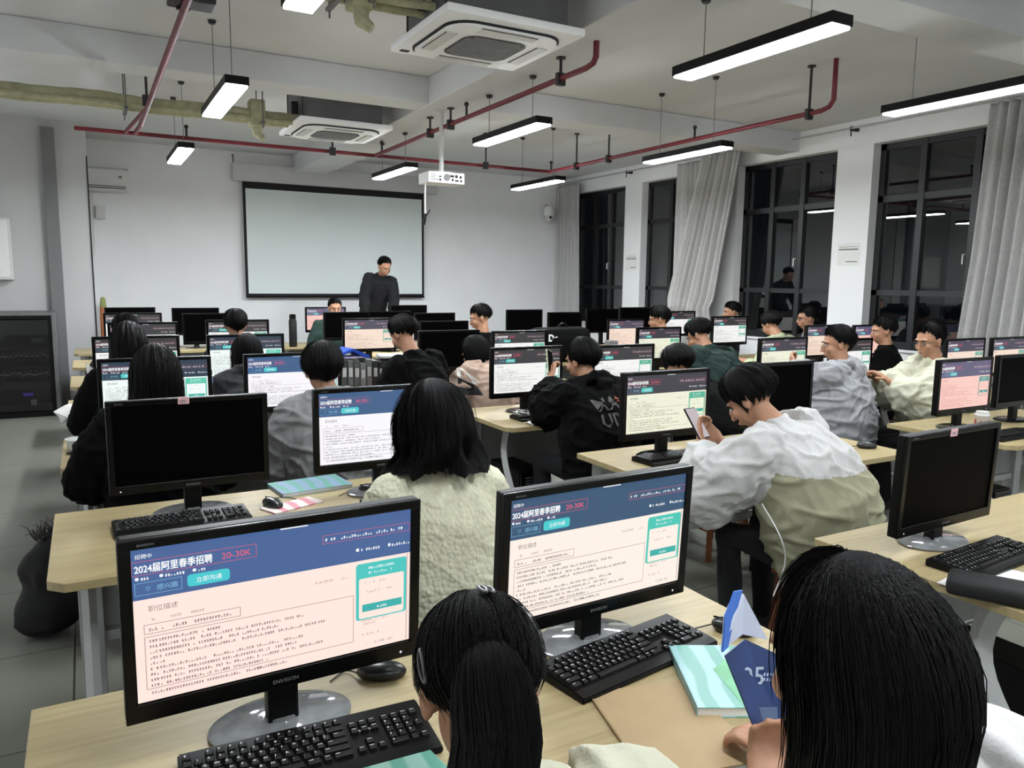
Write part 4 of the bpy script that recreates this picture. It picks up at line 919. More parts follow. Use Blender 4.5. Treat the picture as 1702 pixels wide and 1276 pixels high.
def make_hair(hc, Rm, style, k=1.0, seed=0, strands=0, lim=None, extra=None, **ov):
    S = dict(HS[style]); S.update(ov); th0 = S['th']; tp = S.get('taper', {'short': .85, 'crop': .8, 'mop': .7, 'tied': .7}.get(style, 0)); ns = 22; nu = 84
    rng = random.Random(seed); off = Vector((seed * 3.7, seed * 1.3, 0))
    q = .17 * k
    def length(u):
        a = abs(u)                       # 0 back, pi front
        L = S['back'] + (S['side'] - S['back']) * min(1, a / 1.5)
        f = max(0, min(1, (a - 1.75) / .55)); f = f * f * (3 - 2 * f)
        L = L * k * (1 - f) + q * S['fr'] * f
        return L * (1 + S['jl'] * noise.noise(Vector((u * 7, 0, seed))) + .5 * S['jl'] * noise.noise(Vector((u * 19, 5, seed))))
    def pos(u, s, inner=False):
        e = max(0, min(1, (s / max(length(u), .01) - .55) / .45)) if tp else 0; th = th0 * (1 - tp * e * e * (3 - 2 * e)); t = th * (.25 if inner else 1) ; rx, ryb, ryf, rz = (.078 + t) * k, (.108 + t) * k, (.088 + t) * k, (.118 + t) * k
        du = Vector((math.sin(u), -math.cos(u), 0)); ry = ryb if du.y < 0 else ryf
        ph = min(1, s / q) * PI / 2; cl = noise.noise(Vector((u * 5, s * 5, 0)) + off) * S['cl'] + noise.noise(Vector((u * 15, s * 9, 3)) + off) * S['cl'] * .35
        g = min(1, s / (q * .5)); c = (1 + (0 if inner else cl * 9 * g))
        loc = Vector((rx * math.sin(ph) * du.x * c, ry * math.sin(ph) * du.y * c - .012 * k, rz * math.cos(ph) * (c * .3 + .7) + .008 * k))
        p = hc + Rm @ loc
        if s > q:
            d = s - q; dw = Rm @ du; dw.z = 0; dw.normalize(); tg = Rm @ Vector((0, 0, -1)); gr = Vector((0, 0, -1)); bl = min(1, d / .12)
            p = p + (tg * (1 - bl) + gr * bl).normalized() * d
            rad = S['drift'] * d + S['flare'] * max(0, d - .08) ** 1.2 * 2.0 + (0 if inner else S['wave'] * math.sin(d * 42 + u * 3 + 5 * noise.noise(Vector((u * 3, 0, seed)))) * min(1, d * 8))
            p += dw * max(rad, -.07)
            if inner: p -= dw * .018
        if extra: p = extra(p)
        return p
    b = nb(); og = []; ig = []
    for i in range(nu):
        u = -PI + 2 * PI * i / nu; L = length(u)
        og.append([b.verts.new(pos(u, .002 + (L - .002) * j / ns)) for j in range(ns + 1)])
        ig.append([b.verts.new(pos(u, .002 + (L * .985 - .002) * j / ns, True)) for j in range(ns + 1)])
    for i in range(nu):
        i2 = (i + 1) % nu
        for j in range(ns):
            b.faces.new((og[i][j], og[i2][j], og[i2][j + 1], og[i][j + 1])); b.faces.new((ig[i][j], ig[i][j + 1], ig[i2][j + 1], ig[i2][j]))
        b.faces.new((og[i][ns], og[i2][ns], ig[i2][ns], ig[i][ns]))
    b.faces.new([og[i][0] for i in range(nu)]); fixn(b)
    for _ in range(strands):
        u = rng.uniform(-PI, PI); L = length(u) * rng.uniform(.9, 1.04); r = rng.uniform(.0004, .0008) * (1 if strands > 400 else 2.2); du = rng.uniform(-.1, .1); lift = rng.uniform(0, .003) + (rng.random() ** 8) * (.012 if L < .3 else .007)
        s0 = rng.uniform(0, .25); pts = []
        for j in range(9):
            v = s0 + (1 - s0) * j / 8; p = pos(u + du * v * v, max(.003, L * v)); o = p - hc; o.z *= .3
            pts.append(p + o.normalized() * lift * min(1, v * 2))
        tube(b, pts, [r] * 8 + [r * .3], 3, caps=False)
    return b
HAIRS = {}
PEOPLE = []
def person(label, head, ztop, yaw=0, lean=12, side=0, nod=20, hyaw=0, tilt=0, hair='short', hkw=None, top=None, top2=None, zcut=None, loose=.0, hood=False, collar=True,
           hands=None, curl=(.5, .5), near=False, standing=False, stool='', trousers=None, seat=.46, wide=1.0, knit=False, fold=.006, hk=1.0, palm=None, visible_face=False, wh=None, stool_on=True, handmode=(0, 0), glasses=False):
    """head: world (x, y) of the head centre; the root stands on the floor below the pelvis"""
    yw = R(yaw)
    def chain(s, ln):
        p0 = Vector((0, 0, seat + .07 if not standing else .93 * s))
        D = lambda a: (rotx(-a) @ roty(R(side)) @ Vector((0, 0, 1)))
        p1 = p0 + D(R(ln) * .55) * .17 * s; p2 = p1 + D(R(ln)) * .17 * s; p3 = p2 + D(R(ln) * 1.35) * .17 * s
        p4 = p3 + D(R(ln) * 1.2 + R(nod) * .4) * .085 * s; hc = p4 + D(R(nod) * .7 + R(ln) * .3) * .07 * s + Vector((0, .015, 0))
        return [p0, p1, p2, p3, p4, hc]
    s = 1.0
    for _ in range(30):
        ch = chain(s, lean); top_z = ch[5].z + (.122 + HS[hair]['th']) * hk
        if abs(top_z - ztop) < .002: break
        if ztop > top_z and s < 1.1: s += min(.02, (ztop - top_z) * .8)
        elif ztop < top_z and s > .93: s -= min(.02, (top_z - ztop) * .8)
        else: lean += (-1.2 if ztop > top_z else 1.2)
        lean = max(-5, min(62, lean))
    ch = chain(s, lean); p0, p1, p2, p3, p4, hc = ch
    rw = rotz(yw); root_xy = Vector((head[0], head[1], 0)) - rw @ Vector((hc.x, hc.y, 0))
    t = thing('person', label, 'person', (root_xy.x, root_xy.y, 0), yw)
    Rm = rotz(R(hyaw)) @ rotx(-R(nod)) @ roty(R(tilt))
    bk = Vector((0, 1, 0)); rt_ = Vector((1, 0, 0))
    def sec(p, q, a, bb):
        u = (q - p).normalized(); r = (rt_ - u * rt_.dot(u)).normalized(); return (p, r, u.cross(r), a, bb)
    up3 = (p3 - p2).normalized(); r3 = (rt_ - up3 * rt_.dot(up3)).normalized(); f3 = up3.cross(r3)
    shw = .165 * s * wide; SH = [p3 - up3 * .045 * s + r3 * sg * shw for sg in (-1, 1)]
    deskz = .775
    if hands is None: hands = [Vector((-.17, p3.y + .26, deskz + .01)), Vector((.17, p3.y + .26, deskz + .01))]
    else: hands = [Vector(h) if h is not None else Vector((sg * .17, p3.y + .26, deskz + .01)) for h, sg in zip(hands, (-1, 1))]
    if wh:
        for i in (0, 1):
            if wh[i]: hands[i] = rw.transposed() @ (Vector(wh[i]) - root_xy)
    arms = []
    for i, sg in enumerate((-1, 1)):
        el, wr = ik(SH[i], hands[i], .285 * s, .25 * s, Vector((sg * .55, -.45, -1))); arms.append((SH[i], el, wr))
    # legs
    legs = []
    for sg in (-1, 1):
        hp = p0 + Vector((sg * .09, .0, -.01))
        if standing: kn = Vector((sg * .1, .03, .48 * s)); an = Vector((sg * .1, -.02, .09))
        else: kn = Vector((sg * .13, .40, seat + .05)); an = Vector((sg * .13, .36, .09))
        legs.append((hp, kn, an))
    vis = .0065 if near else .011
    b = nb()
    face_blobs(b, hc, Rm, hk)
    tube(b, [p3 - up3 * .03, p3 + up3 * .03, p4 + (hc - p4) * .3, hc + Rm @ Vector((0, -.015, 0))], [.06 * s, .055 * s, .052 * s, .05 * s], 14)
    ring_loft(b, [sec(p0 - Vector((0, 0, .07)), p0, .11, .08), sec(p0, p1, .13, .085), sec(p1, p2, .12, .08), sec(p2, p3, .135, .08), sec(p3 - up3 * .04, p3, .12, .06), sec(p3, p4, .06, .05)])
    for i, (sh, el, wr) in enumerate(arms):
        tube(b, [sh - r3 * (-1, 1)[i] * .05, sh, el, wr], [.04 * s, .042 * s, .034 * s, .026 * s], 10)
        fd = (wr - el).normalized(); pn = Vector(palm[i]) if palm and palm[i] else Vector((0, 0, -1))
        add_hand(b, wr - fd * .0, fd, pn, (1, -1)[i], s * .97, curl[i])
    for hp, kn, an in legs:
        tube(b, [hp, kn, an], [.06, .045, .033], 10)
    me = blob(b, vis, 2); me.materials.append(m_skin)
    body = obj('body', me, None, t)
    # eyes and brows on faces the camera can see
    if visible_face:
        for sg in (-1, 1):
            b = nb(); ell(b, hc + Rm @ Vector((sg * .03, .082, .006)) * hk, (.012 * hk, .009 * hk, .0075 * hk), Rm, 2); e = obj('eye', b, m_eye, t, smooth=True)
            b = nb(); ell(b, hc + Rm @ Vector((sg * .03, .0895, .006)) * hk, (.0062 * hk, .0034 * hk, .0062 * hk), Rm, 1); obj('iris', b, m_iris, e, smooth=True)
            b = nb(); tube(b, [hc + Rm @ Vector((sg * x, y, z)) * hk for x, y, z in ((.014, .094, .026), (.03, .093, .031), (.05, .08, .026))], [.003, .004, .002], 6); obj('eyebrow', b, m_hair, t)
        b = nb(); tube(b, [hc + Rm @ Vector((x, y, z)) * hk for x, y, z in ((-.022, .094, -.06), (0, .1, -.058), (.022, .094, -.06))], [.003, .006, .003], 8); obj('lips', b, mat('lips', (150, 84, 76), .45), t, smooth=True)
    if glasses:
        b = nb()
        for sg in (-1, 1):
            tube(b, [hc + Rm @ Vector((sg * .032 + .02 * math.cos(a * PI / 8), .1, .006 + .015 * math.sin(a * PI / 8))) for a in range(17)], .0018, 5)
            tube(b, [hc + Rm @ Vector(p) for p in ((sg * .052, .1, .012), (sg * .08, .06, .012), (sg * .084, -.01, .008))], .0018, 5)
        obj('glasses', b, m_bracket, t)
    # garments
    top = top or cloth('charcoal', (38, 38, 40))
    L = .012 + loose
    b = nb()
    hem = p0 - (p1 - p0).normalized() * .1
    ring_loft(b, [sec(hem, p0, .165 * wide + L, .125 + L), sec(p0, p1, .172 * wide + L, .125 + L * 1.3), sec(p1, p2, .158 * wide + L * 1.6, .118 + L * 1.8), sec(p2, p3, .172 * wide + L, .12 + L),
                  sec(p3 - up3 * .06 * s, p3, .165 * wide + L * .5, .095 + L * .6), sec(p3 - up3 * .015 * s, p4, .12 * wide, .07), sec(p3 + up3 * .02, p4, .078, .066)], 24)
    for i, (sh, el, wr) in enumerate(arms):
        fd = (wr - el).normalized(); sg = (-1, 1)[i]; m1 = sh.lerp(el, .5); m2 = el.lerp(wr, .45)
        tube(b, [sh - r3 * sg * .06, sh + r3 * sg * .0, m1, el, m2, wr - fd * .02], [.068 + L * .7, .064 + L * .6, .06 + L * 1.2, .056 + L * 1.3, .052 + L * 1.4, .038 + L * .3], 14)
        ell(b, sh, (.062 + L * .55,) * 3); ell(b, el, (.056 + L * 1.2,) * 3)
    if collar:
        tube(b, [p3 - up3 * .02, p3 + up3 * .04 * s], [.085, .066], 16)
    if hood:
        # bunched hood: a fat horseshoe lying behind the neck
        for a in range(-5, 6):
            an = a * .3; ell(b, p3 + up3 * (.02 + .012 * math.cos(an)) + r3 * math.sin(an) * .098 - f3 * (math.cos(an) * .085 + .015), (.032, .032, .035))
        ell(b, p3 - f3 * .12 - up3 * .035, (.07, .036, .055)); ell(b, p3 - f3 * .1 + up3 * .03, (.05, .03, .028))
    me = blob(b, .009 if near else .014, 5)
    nrm = [v.normal.copy() for v in me.vertices]
    for v, n_ in zip(me.vertices, nrm):
        p = v.co; wq = noise.noise(Vector((p.x * 5, p.y * 5 + head[0], p.z * 5))) * .12
        r = 1 - abs(noise.noise(Vector((p.x * 5 + head[0] * 9 + wq * 8, p.y * 5, p.z * 13 + p.x * 4)))) * 5
        r1 = 1 - abs(noise.noise(Vector((p.x * 12 + 7 + wq * 9, p.y * 9 + head[1], p.z * 9 - p.x * 6)))) * 5
        r2 = noise.noise(Vector((p.x * 3.5, p.y * 3.5 + head[1], p.z * 4)))
        v.co = p + n_ * (fold * max(-.3, r) * .8 + fold * .55 * max(-.3, r1) + fold * .8 * r2)
    me.materials.append(top)
    if top2:
        me.materials.append(top2); d0 = (p3 - p1).normalized()
        for f in me.polygons:
            c = f.center
            if c.z < zcut and min((c - (e_ + (w_ - e_) * max(0, min(1, (c - e_).dot(w_ - e_) / (w_ - e_).length_squared)))).length for e_, w_ in [(q[1], q[2]) for q in arms] + [(q[0].lerp(q[1], .35), q[1]) for q in arms]) > .15: f.material_index = 1
    bvh_me = me
    garment = obj('jacket' if loose > .012 else 'sweater' if knit else 'top', me, None, t)
    tr = trousers or m_trouser; b = nb()
    ell(b, p0 + Vector((0, .02, -.03)), (.165, .14, .085)) if not standing else ell(b, p0, (.165, .12, .12))
    for hp, kn, an in legs: tube(b, [hp, hp.lerp(kn, .5), kn, kn.lerp(an, .5), an - Vector((0, 0, .02))], [.092, .085, .066, .058, .052], 12); ell(b, kn, (.066,) * 3)
    me = blob(b, .02, 4); me.materials.append(tr); obj('trousers', me, None, t)
    for hp, kn, an in legs:
        b = nb(); ell(b, an + Vector((0, .06, -.045)), (.045, .125, .045)); ell(b, an + Vector((0, -.01, -.02)), (.042, .055, .06))
        for v in b.verts: v.co.z = max(.002, v.co.z)
        obj('shoe', b, m_shoe, t, smooth=True)
    hkw = dict(hkw or {}); st = hkw.pop('strands', 700 if near else 350)
    hb = make_hair(hc, Rm, hair, hk, seed=len(PEOPLE) + 1, strands=st, **hkw)
    ho = obj('hair', hb, m_hair, t, smooth=True)
    info = dict(t=t, hc=hc, Rm=Rm, p=ch, arms=arms, r3=r3, f3=f3, up3=up3, garment=garment, hair=ho, rw=rw, s=s, hk=hk)
    PEOPLE.append(info)
    if not standing and stool_on: make_stool(root_xy.x, root_xy.y, yw, seat - .015, stool or label)
    return info
STOOL = {}
def make_stool(x, y, rz, h, who):
    if not STOOL:
        b = nb(); bx(b, (-.16, -.16, h - .03), (.16, .16, h), .008); STOOL['seat'] = mesh_from(b, 'seat', m_stool)
        for k, (sx, sy) in enumerate(((-1, -1), (1, -1), (-1, 1), (1, 1))):
            b = nb(); tube(b, [(sx * .155, sy * .155, 0), (sx * .13, sy * .13, h - .028)], [.024, .024], 4); STOOL['leg%d' % k] = mesh_from(b, 'leg', m_stool)
        for k in range(4):
            b = nb(); a = k * PI / 2; bx(b, (-.14, -.152, .17), (.14, -.134, .205), .002); bmesh.ops.transform(b, matrix=Matrix.Rotation(a, 4, 'Z'), verts=b.verts); STOOL['rail%d' % k] = mesh_from(b, 'rail', m_stool)
    t = thing('wooden_stool', 'brown wooden stool ' + who, 'stool', (x, y, 0), rz, 'brown wooden stools')
    obj('seat', STOOL['seat'], None, t)
    for k in range(4): obj('leg', STOOL['leg%d' % k], None, t)
    for k in range(4): obj('rail', STOOL['rail%d' % k], None, t)
def W2L(info, p):
    """world point -> the person's own frame"""
    return info['rw'].transposed() @ (Vector(p) - info['t'].location)
white_j = cloth('white_jacket', (190, 189, 187)); khaki = cloth('khaki_panel', (152, 150, 124)); cream = cloth('cream_jacket', (186, 185, 164)); grey_h = cloth('grey_hoodie', (122, 121, 121)); lgrey = cloth('light_grey_jacket', (146, 146, 149))
blackc = cloth('black_sweatshirt', (4, 4, 4), spec=.12); beige = cloth('beige_jacket', (168, 144, 128)); greenc = cloth('dark_green_jacket', (12, 38, 32)); dgrey = cloth('dark_grey_hood', (34, 35, 37)); sage = cloth('sage_shirt', (165, 172, 140)); navy = cloth('navy_top', (10, 10, 13))
knitm = knit_mat('cream_knit', (204, 202, 176))

# --- the two nearest girls
p1_ = person('girl with ponytail and hair clips in cream fleece, nearest in the middle of the photo', (.475, .945), 1.165, yaw=-6, lean=30, side=1, nod=36, hyaw=-12, tilt=0, hair='tied', hkw=dict(strands=1800, th=.014, cl=.005, side=.185, back=.28), top=cream, loose=.03, wide=1.12, near=True, stool='under the ponytailed girl', hk=1.0,
             wh=((.3, .86, .62), (.5, .86, .62)))
hc, Rm = p1_['hc'], p1_['Rm']
# ponytail gathered at the back of the crown and falling down the back
b = nb(); base = hc + Rm @ Vector((0, -.085, .05)); path = [base, base + Rm @ Vector((0, -.03, -.03)), base + Rm @ Vector((0, -.048, -.075)), base + Rm @ Vector((0, -.055, -.12)) + Vector((0, 0, -.02)), base + Rm @ Vector((0, -.055, -.12)) + Vector((-.02, 0, -.12)), base + Rm @ Vector((0, -.055, -.12)) + Vector((-.04, .02, -.28)), base + Rm @ Vector((0, -.055, -.12)) + Vector((-.05, .03, -.42))]
sp_ = smoothp(path, 6); rr = []
for i in range(len(sp_)):
    u = i / (len(sp_) - 1); rr.append(.016 + .036 * math.sin(min(1, u * 2.4) * PI / 2) - .045 * max(0, u - .6) ** 1.1)
fr_ = []; pu = Vector((1, 0, 0))
for i in range(len(sp_)):
    tg = (sp_[min(i + 1, len(sp_) - 1)] - sp_[max(i - 1, 0)]).normalized(); pu = (pu - tg * pu.dot(tg)).normalized(); fr_.append((pu.copy(), tg.cross(pu)))
def tail(u, a, lf):
    i = u * (len(sp_) - 1); k = min(int(i), len(sp_) - 2); c_ = sp_[k].lerp(sp_[k + 1], i - k); r = rr[k] + (rr[k + 1] - rr[k]) * (i - k)
    r *= lf * (1 + .07 * noise.noise(Vector((math.cos(a) * 4, math.sin(a) * 4, u * 2))) + .05 * noise.noise(Vector((math.cos(a) * 11, math.sin(a) * 11, u * 3))))
    return c_ + fr_[k][0] * math.cos(a) * r + fr_[k][1] * math.sin(a) * r * .82
rng = random.Random(3); rings = [[b.verts.new(tail(q / 40, 2 * PI * k / 48, .97)) for k in range(48)] for q in range(41)]
for q in range(40):
    for k in range(48): b.faces.new((rings[q][k], rings[q][(k + 1) % 48], rings[q + 1][(k + 1) % 48], rings[q + 1][k]))
b.faces.new(rings[0][::-1]); b.faces.new(rings[-1])
for _ in range(3200):
    a = rng.uniform(0, 2 * PI); u0 = rng.uniform(0, .25); lf = rng.uniform(.96, 1.03) + rng.random() ** 7 * .1; da = rng.uniform(-.35, .35); rs = rng.uniform(.0004, .0009)
    tube(b, [tail(min(1, u0 + (1 - u0) * j / 9), a + da * j / 9, lf) for j in range(10)], [rs] * 9 + [rs * .4], 3, caps=False)
obj('ponytail', b, mat('black_hair_tail', (6, 5, 5), .5, var=.2, spec=.2), p1_['hair'], smooth=True)
b = nb(); ell(b, base + Rm @ Vector((0, -.022, .004)), (.02, .012, .012), Rm); obj('hair_tie', b, m_blackmatt, p1_['hair'], smooth=True)
m_clip = mat('grey_hair_clip', (92, 92, 94), .3, .6)
def clip(c0, c1, wd, name='hair_clip'):
    """slim open clip lying on the hair shell between two head-space directions"""
    def surf(d):
        d = Vector(d).normalized(); k = 1 / math.sqrt((d.x / .099) ** 2 + (d.y / .132) ** 2 + (d.z / .139) ** 2); return hc + Rm @ (d * k + Vector((0, -.012, .008)))
    a, c = Vector(c0).normalized(), Vector(c1).normalized(); sd = a.cross(c).normalized(); pts = []
    for i in range(25):
        an = 2 * PI * i / 24; u = .5 + .5 * math.cos(an); pts.append(surf(a.lerp(c, u) + sd * math.sin(an) * wd))
    b = nb(); tube(b, pts, .0028, 6); obj(name, b, m_clip, p1_['hair'], smooth=True)
clip((.55, -.42, .78), (.92, -.36, .42), .07); clip((-.82, -.42, .42), (-.74, -.62, -.02), .055); clip((.02, -.42, .92), (.06, -.58, .84), .03, 'hair_pin'); clip((.1, -.42, .92), (.14, -.56, .84), .03, 'hair_pin')

p2_ = person('girl with long straight black hair in a white jacket, nearest at lower right', (.742, .53), 1.325, yaw=6, lean=8, side=-4, nod=14, hyaw=-4, hair='long', hkw=dict(strands=4200, th=.011, cl=.006, side=.38, back=.46, drift=-.03, flare=.02), top=white_j, loose=.035, near=True, wide=1.25, hk=.97, collar=True, stool='under the girl with the blue booklet',
             wh=((.80, .68, .875), (1.05, .85, .79)), curl=(.9, .6), palm=((.3, .2, .9), None))

# blue folded booklet held up by the girl at lower right
t = thing('blue_booklet', 'blue folded leaflet with white lettering held up by the long haired girl at lower right', 'booklet', (.83, .79, 1.0))
O = Vector((.83, .79, 1.0))
def sheet(name, pts, m, th=.0025, par=None):
    b = nb(); vs = [b.verts.new(Vector(p) - O) for p in pts]; b.faces.new(vs); bmesh.ops.triangulate(b, faces=b.faces)
    bmesh.ops.subdivide_edges(b, edges=list(b.edges), cuts=2)
    o = obj(name, b, m, par or t); md = o.modifiers.new('t', 'SOLIDIFY'); md.thickness = th; md.offset = 0; return o
m_bb = mat('leaflet_deep_blue', (30, 52, 98), .3, var=.2, scale=20); m_bl = mat('leaflet_bright_blue', (70, 118, 205), .3, var=.15); m_bw = mat('leaflet_pale', (205, 212, 232), .35, var=.08)
fr = sheet('front_panel', [(.805, .79, 1.072), (.855, .80, 1.082), (.905, .785, 1.055), (.925, .77, 1.0), (.90, .75, .93), (.845, .74, .93)], m_bb)
sheet('back_flap', [(.808, .80, 1.075), (.82, .81, 1.125), (.845, .815, 1.155), (.858, .81, 1.15), (.905, .80, 1.07), (.86, .81, 1.085)], m_bw)
sheet('bright_edge', [(.8045, .795, 1.075), (.817, .805, 1.125), (.838, .81, 1.158), (.855, .81, 1.157), (.835, .806, 1.11), (.82, .80, 1.077)], m_bl)
b = nb(); add_text(b, '05', .042, lambda x, y: Vector((.835 + x * .95, .784 - x * .25 , 1.02 + y - x * .1)) - O, 0, bold=.0004)
for k in range(8): 
    for q in range(2): vs = [b.verts.new(Vector((.872 + k * .005 + dx, .774 - k * .0013, 1.03 - q * .008 - k * .0008 + dz)) - O) for dx, dz in ((0, 0), (.0035, 0), (.0035, .005), (0, .005))]; b.faces.new(vs)
obj('lettering', b, mat('leaflet_print', (190, 205, 228), .4), fr)
sheet('picture_patch', [(.85, .765, .99), (.885, .757, .985), (.885, .752, .955), (.858, .752, .955)], mat('leaflet_grey_patch', (84, 104, 134), .3), .002, fr)

# --- the rest of the class
p3_ = person('girl with wavy shoulder length black hair in a cream knitted sweater, left of centre', (.955, 2.25), 1.305, yaw=-3, lean=8, nod=12, hair='bob', hkw=dict(strands=1500), top=knitm, knit=True, loose=.012, near=True, hk=1.08, stool='under the girl in the cream knitted sweater', hyaw=4)
p4_ = person('student in white and khaki jacket bending over a phone, right of centre', (2.50, 2.38), 1.275, yaw=10, lean=26, side=-8, nod=40, hyaw=16, hair='mop', hkw=dict(strands=900, th=.024, cl=.02, side=.2, back=.235), top=white_j, top2=khaki, zcut=.875, loose=.05, near=True, wide=1.05, hk=1.03, visible_face=True,
             wh=((2.36, 2.52, .92), (2.52, 2.56, .90)), curl=(1.1, 1.2), palm=((.6, -.2, .5), (-.6, 0, .6)), stool='under the student in the white and khaki jacket', fold=.012)
t = thing('mobile_phone', 'black phone with pale screen held by the white and khaki jacket student', 'phone', (2.37, 2.565, 1.0)); t.rotation_euler = (R(-38), 0, R(8))
b = nb(); bx(b, (-.036, -.0045, -.078), (.036, .0045, .078), .004); obj('case', b, m_gloss, t)
b = nb(); bx(b, (-.033, -.0055, -.073), (.033, -.0046, .073)); obj('screen', b, emat('phone_screen', (196, 184, 190), .9), t)
# white headphone wires from the white jacket down to the lap
for x, l in ((0, 'left'), (.13, 'right')):
    b = nb(); tube(b, smoothp([(2.30 + x, 2.1, .76), (2.28 + x, 1.98, .66), (2.31 + x * 1.1, 1.98, .55), (2.28 + x, 2.0, .42)]), .0025, 6); tag(obj('jacket_cord', b, m_wcable), 'thin white cord hanging from the white and khaki jacket, %s one' % l, 'cord')
# dark coat laid over the lap and stool
p5_ = person('student in black hoodie with printed back holding up a phone, centre', (2.60, 3.83), 1.285, yaw=12, lean=16, nod=16, hyaw=10, hair='tied', hkw=dict(strands=500, th=.02, cl=.012, back=.24, side=.2), top=blackc, loose=.045, near=True, wide=1.08, hood=True, wh=((2.545, 4.08, 1.03), (2.75, 4.1, .80)), curl=(1.3, .6), palm=((.9, .1, .2), None), stool='under the black hoodie student', fold=.012)
t = thing('mobile_phone', 'phone in pale case held up by the black hoodie student', 'phone', (2.56, 4.13, 1.12), R(25)); t.rotation_euler = (R(-15), R(18), R(30))
b = nb(); bx(b, (-.036, -.005, -.075), (.036, .005, .075), .004); obj('case', b, mat('pale_phone_case', (178, 180, 150), .3), t)
b = nb(); bx(b, (-.033, -.006, -.07), (.033, -.0051, .07)); obj('screen', b, m_screenoff, t)
def decal(info, items, name, base, mats):
    """project flat lettering onto a garment from behind; coordinates are across / up from the spine point"""
    me = info['garment'].data; bvh = BVHTree.FromPolygons([v.co[:] for v in me.vertices], [p.vertices[:] for p in me.polygons])
    c = info['p'][2]; f3 = info['f3']; r3 = info['r3']; u3 = info['up3']; b = nb()
    for s_, x, z, size, mi in items:
        def f(a, q, x=x, z=z):
            o = c - f3 * .6 + r3 * (x + a) + u3 * (z + q); hit = bvh.ray_cast(o, f3)
            return (hit[0] - f3 * .004) if hit[0] is not None else o + f3 * .42
        add_text(b, s_, size, f, mi, 'LEFT', 1, bold=.003)
    obj(name, b, mats, info['garment'])
decal(p5_, [('MA', -.16, -.02, .11, 0), ('UDI', -.15, -.12, .11, 0), ('✿', -.02, .0, .08, 1), ('✿', .03, -.015, .075, 2), ('✿', .0, -.045, .06, 3)], 'back_print', None,
      [mat('print_grey', (72, 70, 68), .8), mat('print_orange', (150, 66, 44), .8), mat('print_teal', (34, 92, 84), .8), mat('print_green', (60, 104, 40), .8)])
person('girl with very long straight black hair and black sleeves, left side', (.265, 3.83), 1.305, lean=10, nod=16, hair='long', hkw=dict(strands=900, th=.03, side=.5, back=.55, flare=.09), top=blackc, loose=.03, near=True, wide=1.1, hands=((-.2, .30, .80), None), stool='under the very long haired girl', fold=.01)
person('student with tied dark hair in a grey hoodie, left of the sweater girl', (1.03, 3.83), 1.30, lean=9, nod=12, hyaw=0, side=-3, hair='tied', hkw=dict(strands=500, th=.026, back=.25, side=.22, cl=.01), top=grey_h, loose=.04, near=True, hood=True, stool='under the grey hoodie student at left', fold=.012)
person('girl with long dark hair in black, behind the very long haired girl', (.225, 5.35), 1.335, lean=10, nod=15, hair='long', hkw=dict(th=.03, flare=.06), top=blackc, loose=.02, stool='under the dark haired girl third from the front at left')
person('student with long hair and dark grey hood, behind the grey hoodie student', (.93, 5.33), 1.25, lean=22, nod=30, side=-4, hair='long', hkw=dict(side=.34, back=.3, th=.02), top=dgrey, loose=.035, hood=True, stool='under the dark grey hooded student', fold=.012)
person('student with round bushy black hair at the far left', (1.11, 6.85), 1.365, lean=8, nod=10, hair='mop', top=blackc, loose=.01, stool='under the bushy haired student at far left')
person('leftmost far student with short dark hair, before a dark header monitor', (.27, 6.85), 1.335, lean=10, nod=18, hair='mop', top=navy, stool='under the leftmost far student')
person('student in black leaning to the left over the long desk with binders', (2.02, 5.3), 1.37, yaw=18, lean=28, side=-6, nod=30, hyaw=10, hair='mop', hkw=dict(th=.02), top=blackc, loose=.025, wide=.98, stool='under the student leaning in black', fold=.012)
p6_ = person('girl with long dark hair in a beige jacket with dark chest panel, centre left', (2.62, 5.33), 1.20, yaw=26, lean=30, nod=26, side=6, hair='long', hkw=dict(side=.3, back=.34, th=.018), top=beige, top2=None, loose=.05, near=True, wide=1.1, stool='under the girl in the beige jacket', fold=.014)
def panel(info, poly, name, m, dirn, org):
    me = info['garment'].data; bvh = BVHTree.FromPolygons([v.co[:] for v in me.vertices], [p.vertices[:] for p in me.polygons]); b = nb()
    d = W2Ld(info, dirn); o0 = W2L(info, org); rr_ = d.cross(Vector((0, 0, 1))).normalized()
    f = b.faces.new([b.verts.new((x, y, 0)) for x, y in poly]); bmesh.ops.triangulate(b, faces=[f]); bmesh.ops.subdivide_edges(b, edges=list(b.edges), cuts=7)
    for v in b.verts:
        o = o0 - d * .8 + rr_ * v.co.x + Vector((0, 0, v.co.y)); h = bvh.ray_cast(o, d); v.co = (h[0] - d * .003) if h[0] is not None else o + d * .8
    obj(name, b, m, info['garment'])
def W2Ld(info, v): return (info['rw'].transposed() @ Vector(v)).normalized()
panel(p6_, [(-.16, .0), (-.02, -.06), (.03, -.12), (-.08, -.13), (-.15, -.11)], 'dark_panel', m_blackmatt, (.45, .89, 0), (2.6, 5.2, .92))
panel(p6_, [(-.17, .05), (-.13, .06), (.0, -.035), (-.02, -.055), (-.16, .005)], 'white_panel', m_paper, (.45, .89, 0), (2.6, 5.2, .92))
person('boy with short black hair in black top turned left, above the beige jacket girl', (3.4, 6.8), 1.405, yaw=40, lean=6, nod=18, hyaw=34, hair='short', top=blackc, loose=.01, visible_face=True, stool='under the boy in black')
person('student whose rounded black haired head shows above the monitor right of the black hoodie', (3.33, 3.8), 1.225, lean=34, nod=34, side=4, hair='mop', hkw=dict(th=.03, cl=.006), top=blackc, loose=.03, stool='under the black haired student beside the black hoodie')
person('student in dark green jacket bending forward, right of centre', (4.55, 4.95), 1.325, yaw=14, lean=24, side=4, nod=36, hyaw=20, hair='mop', hkw=dict(th=.022), top=greenc, loose=.05, near=True, wide=1.25, stool='under the dark green jacket student', fold=.014, visible_face=True)
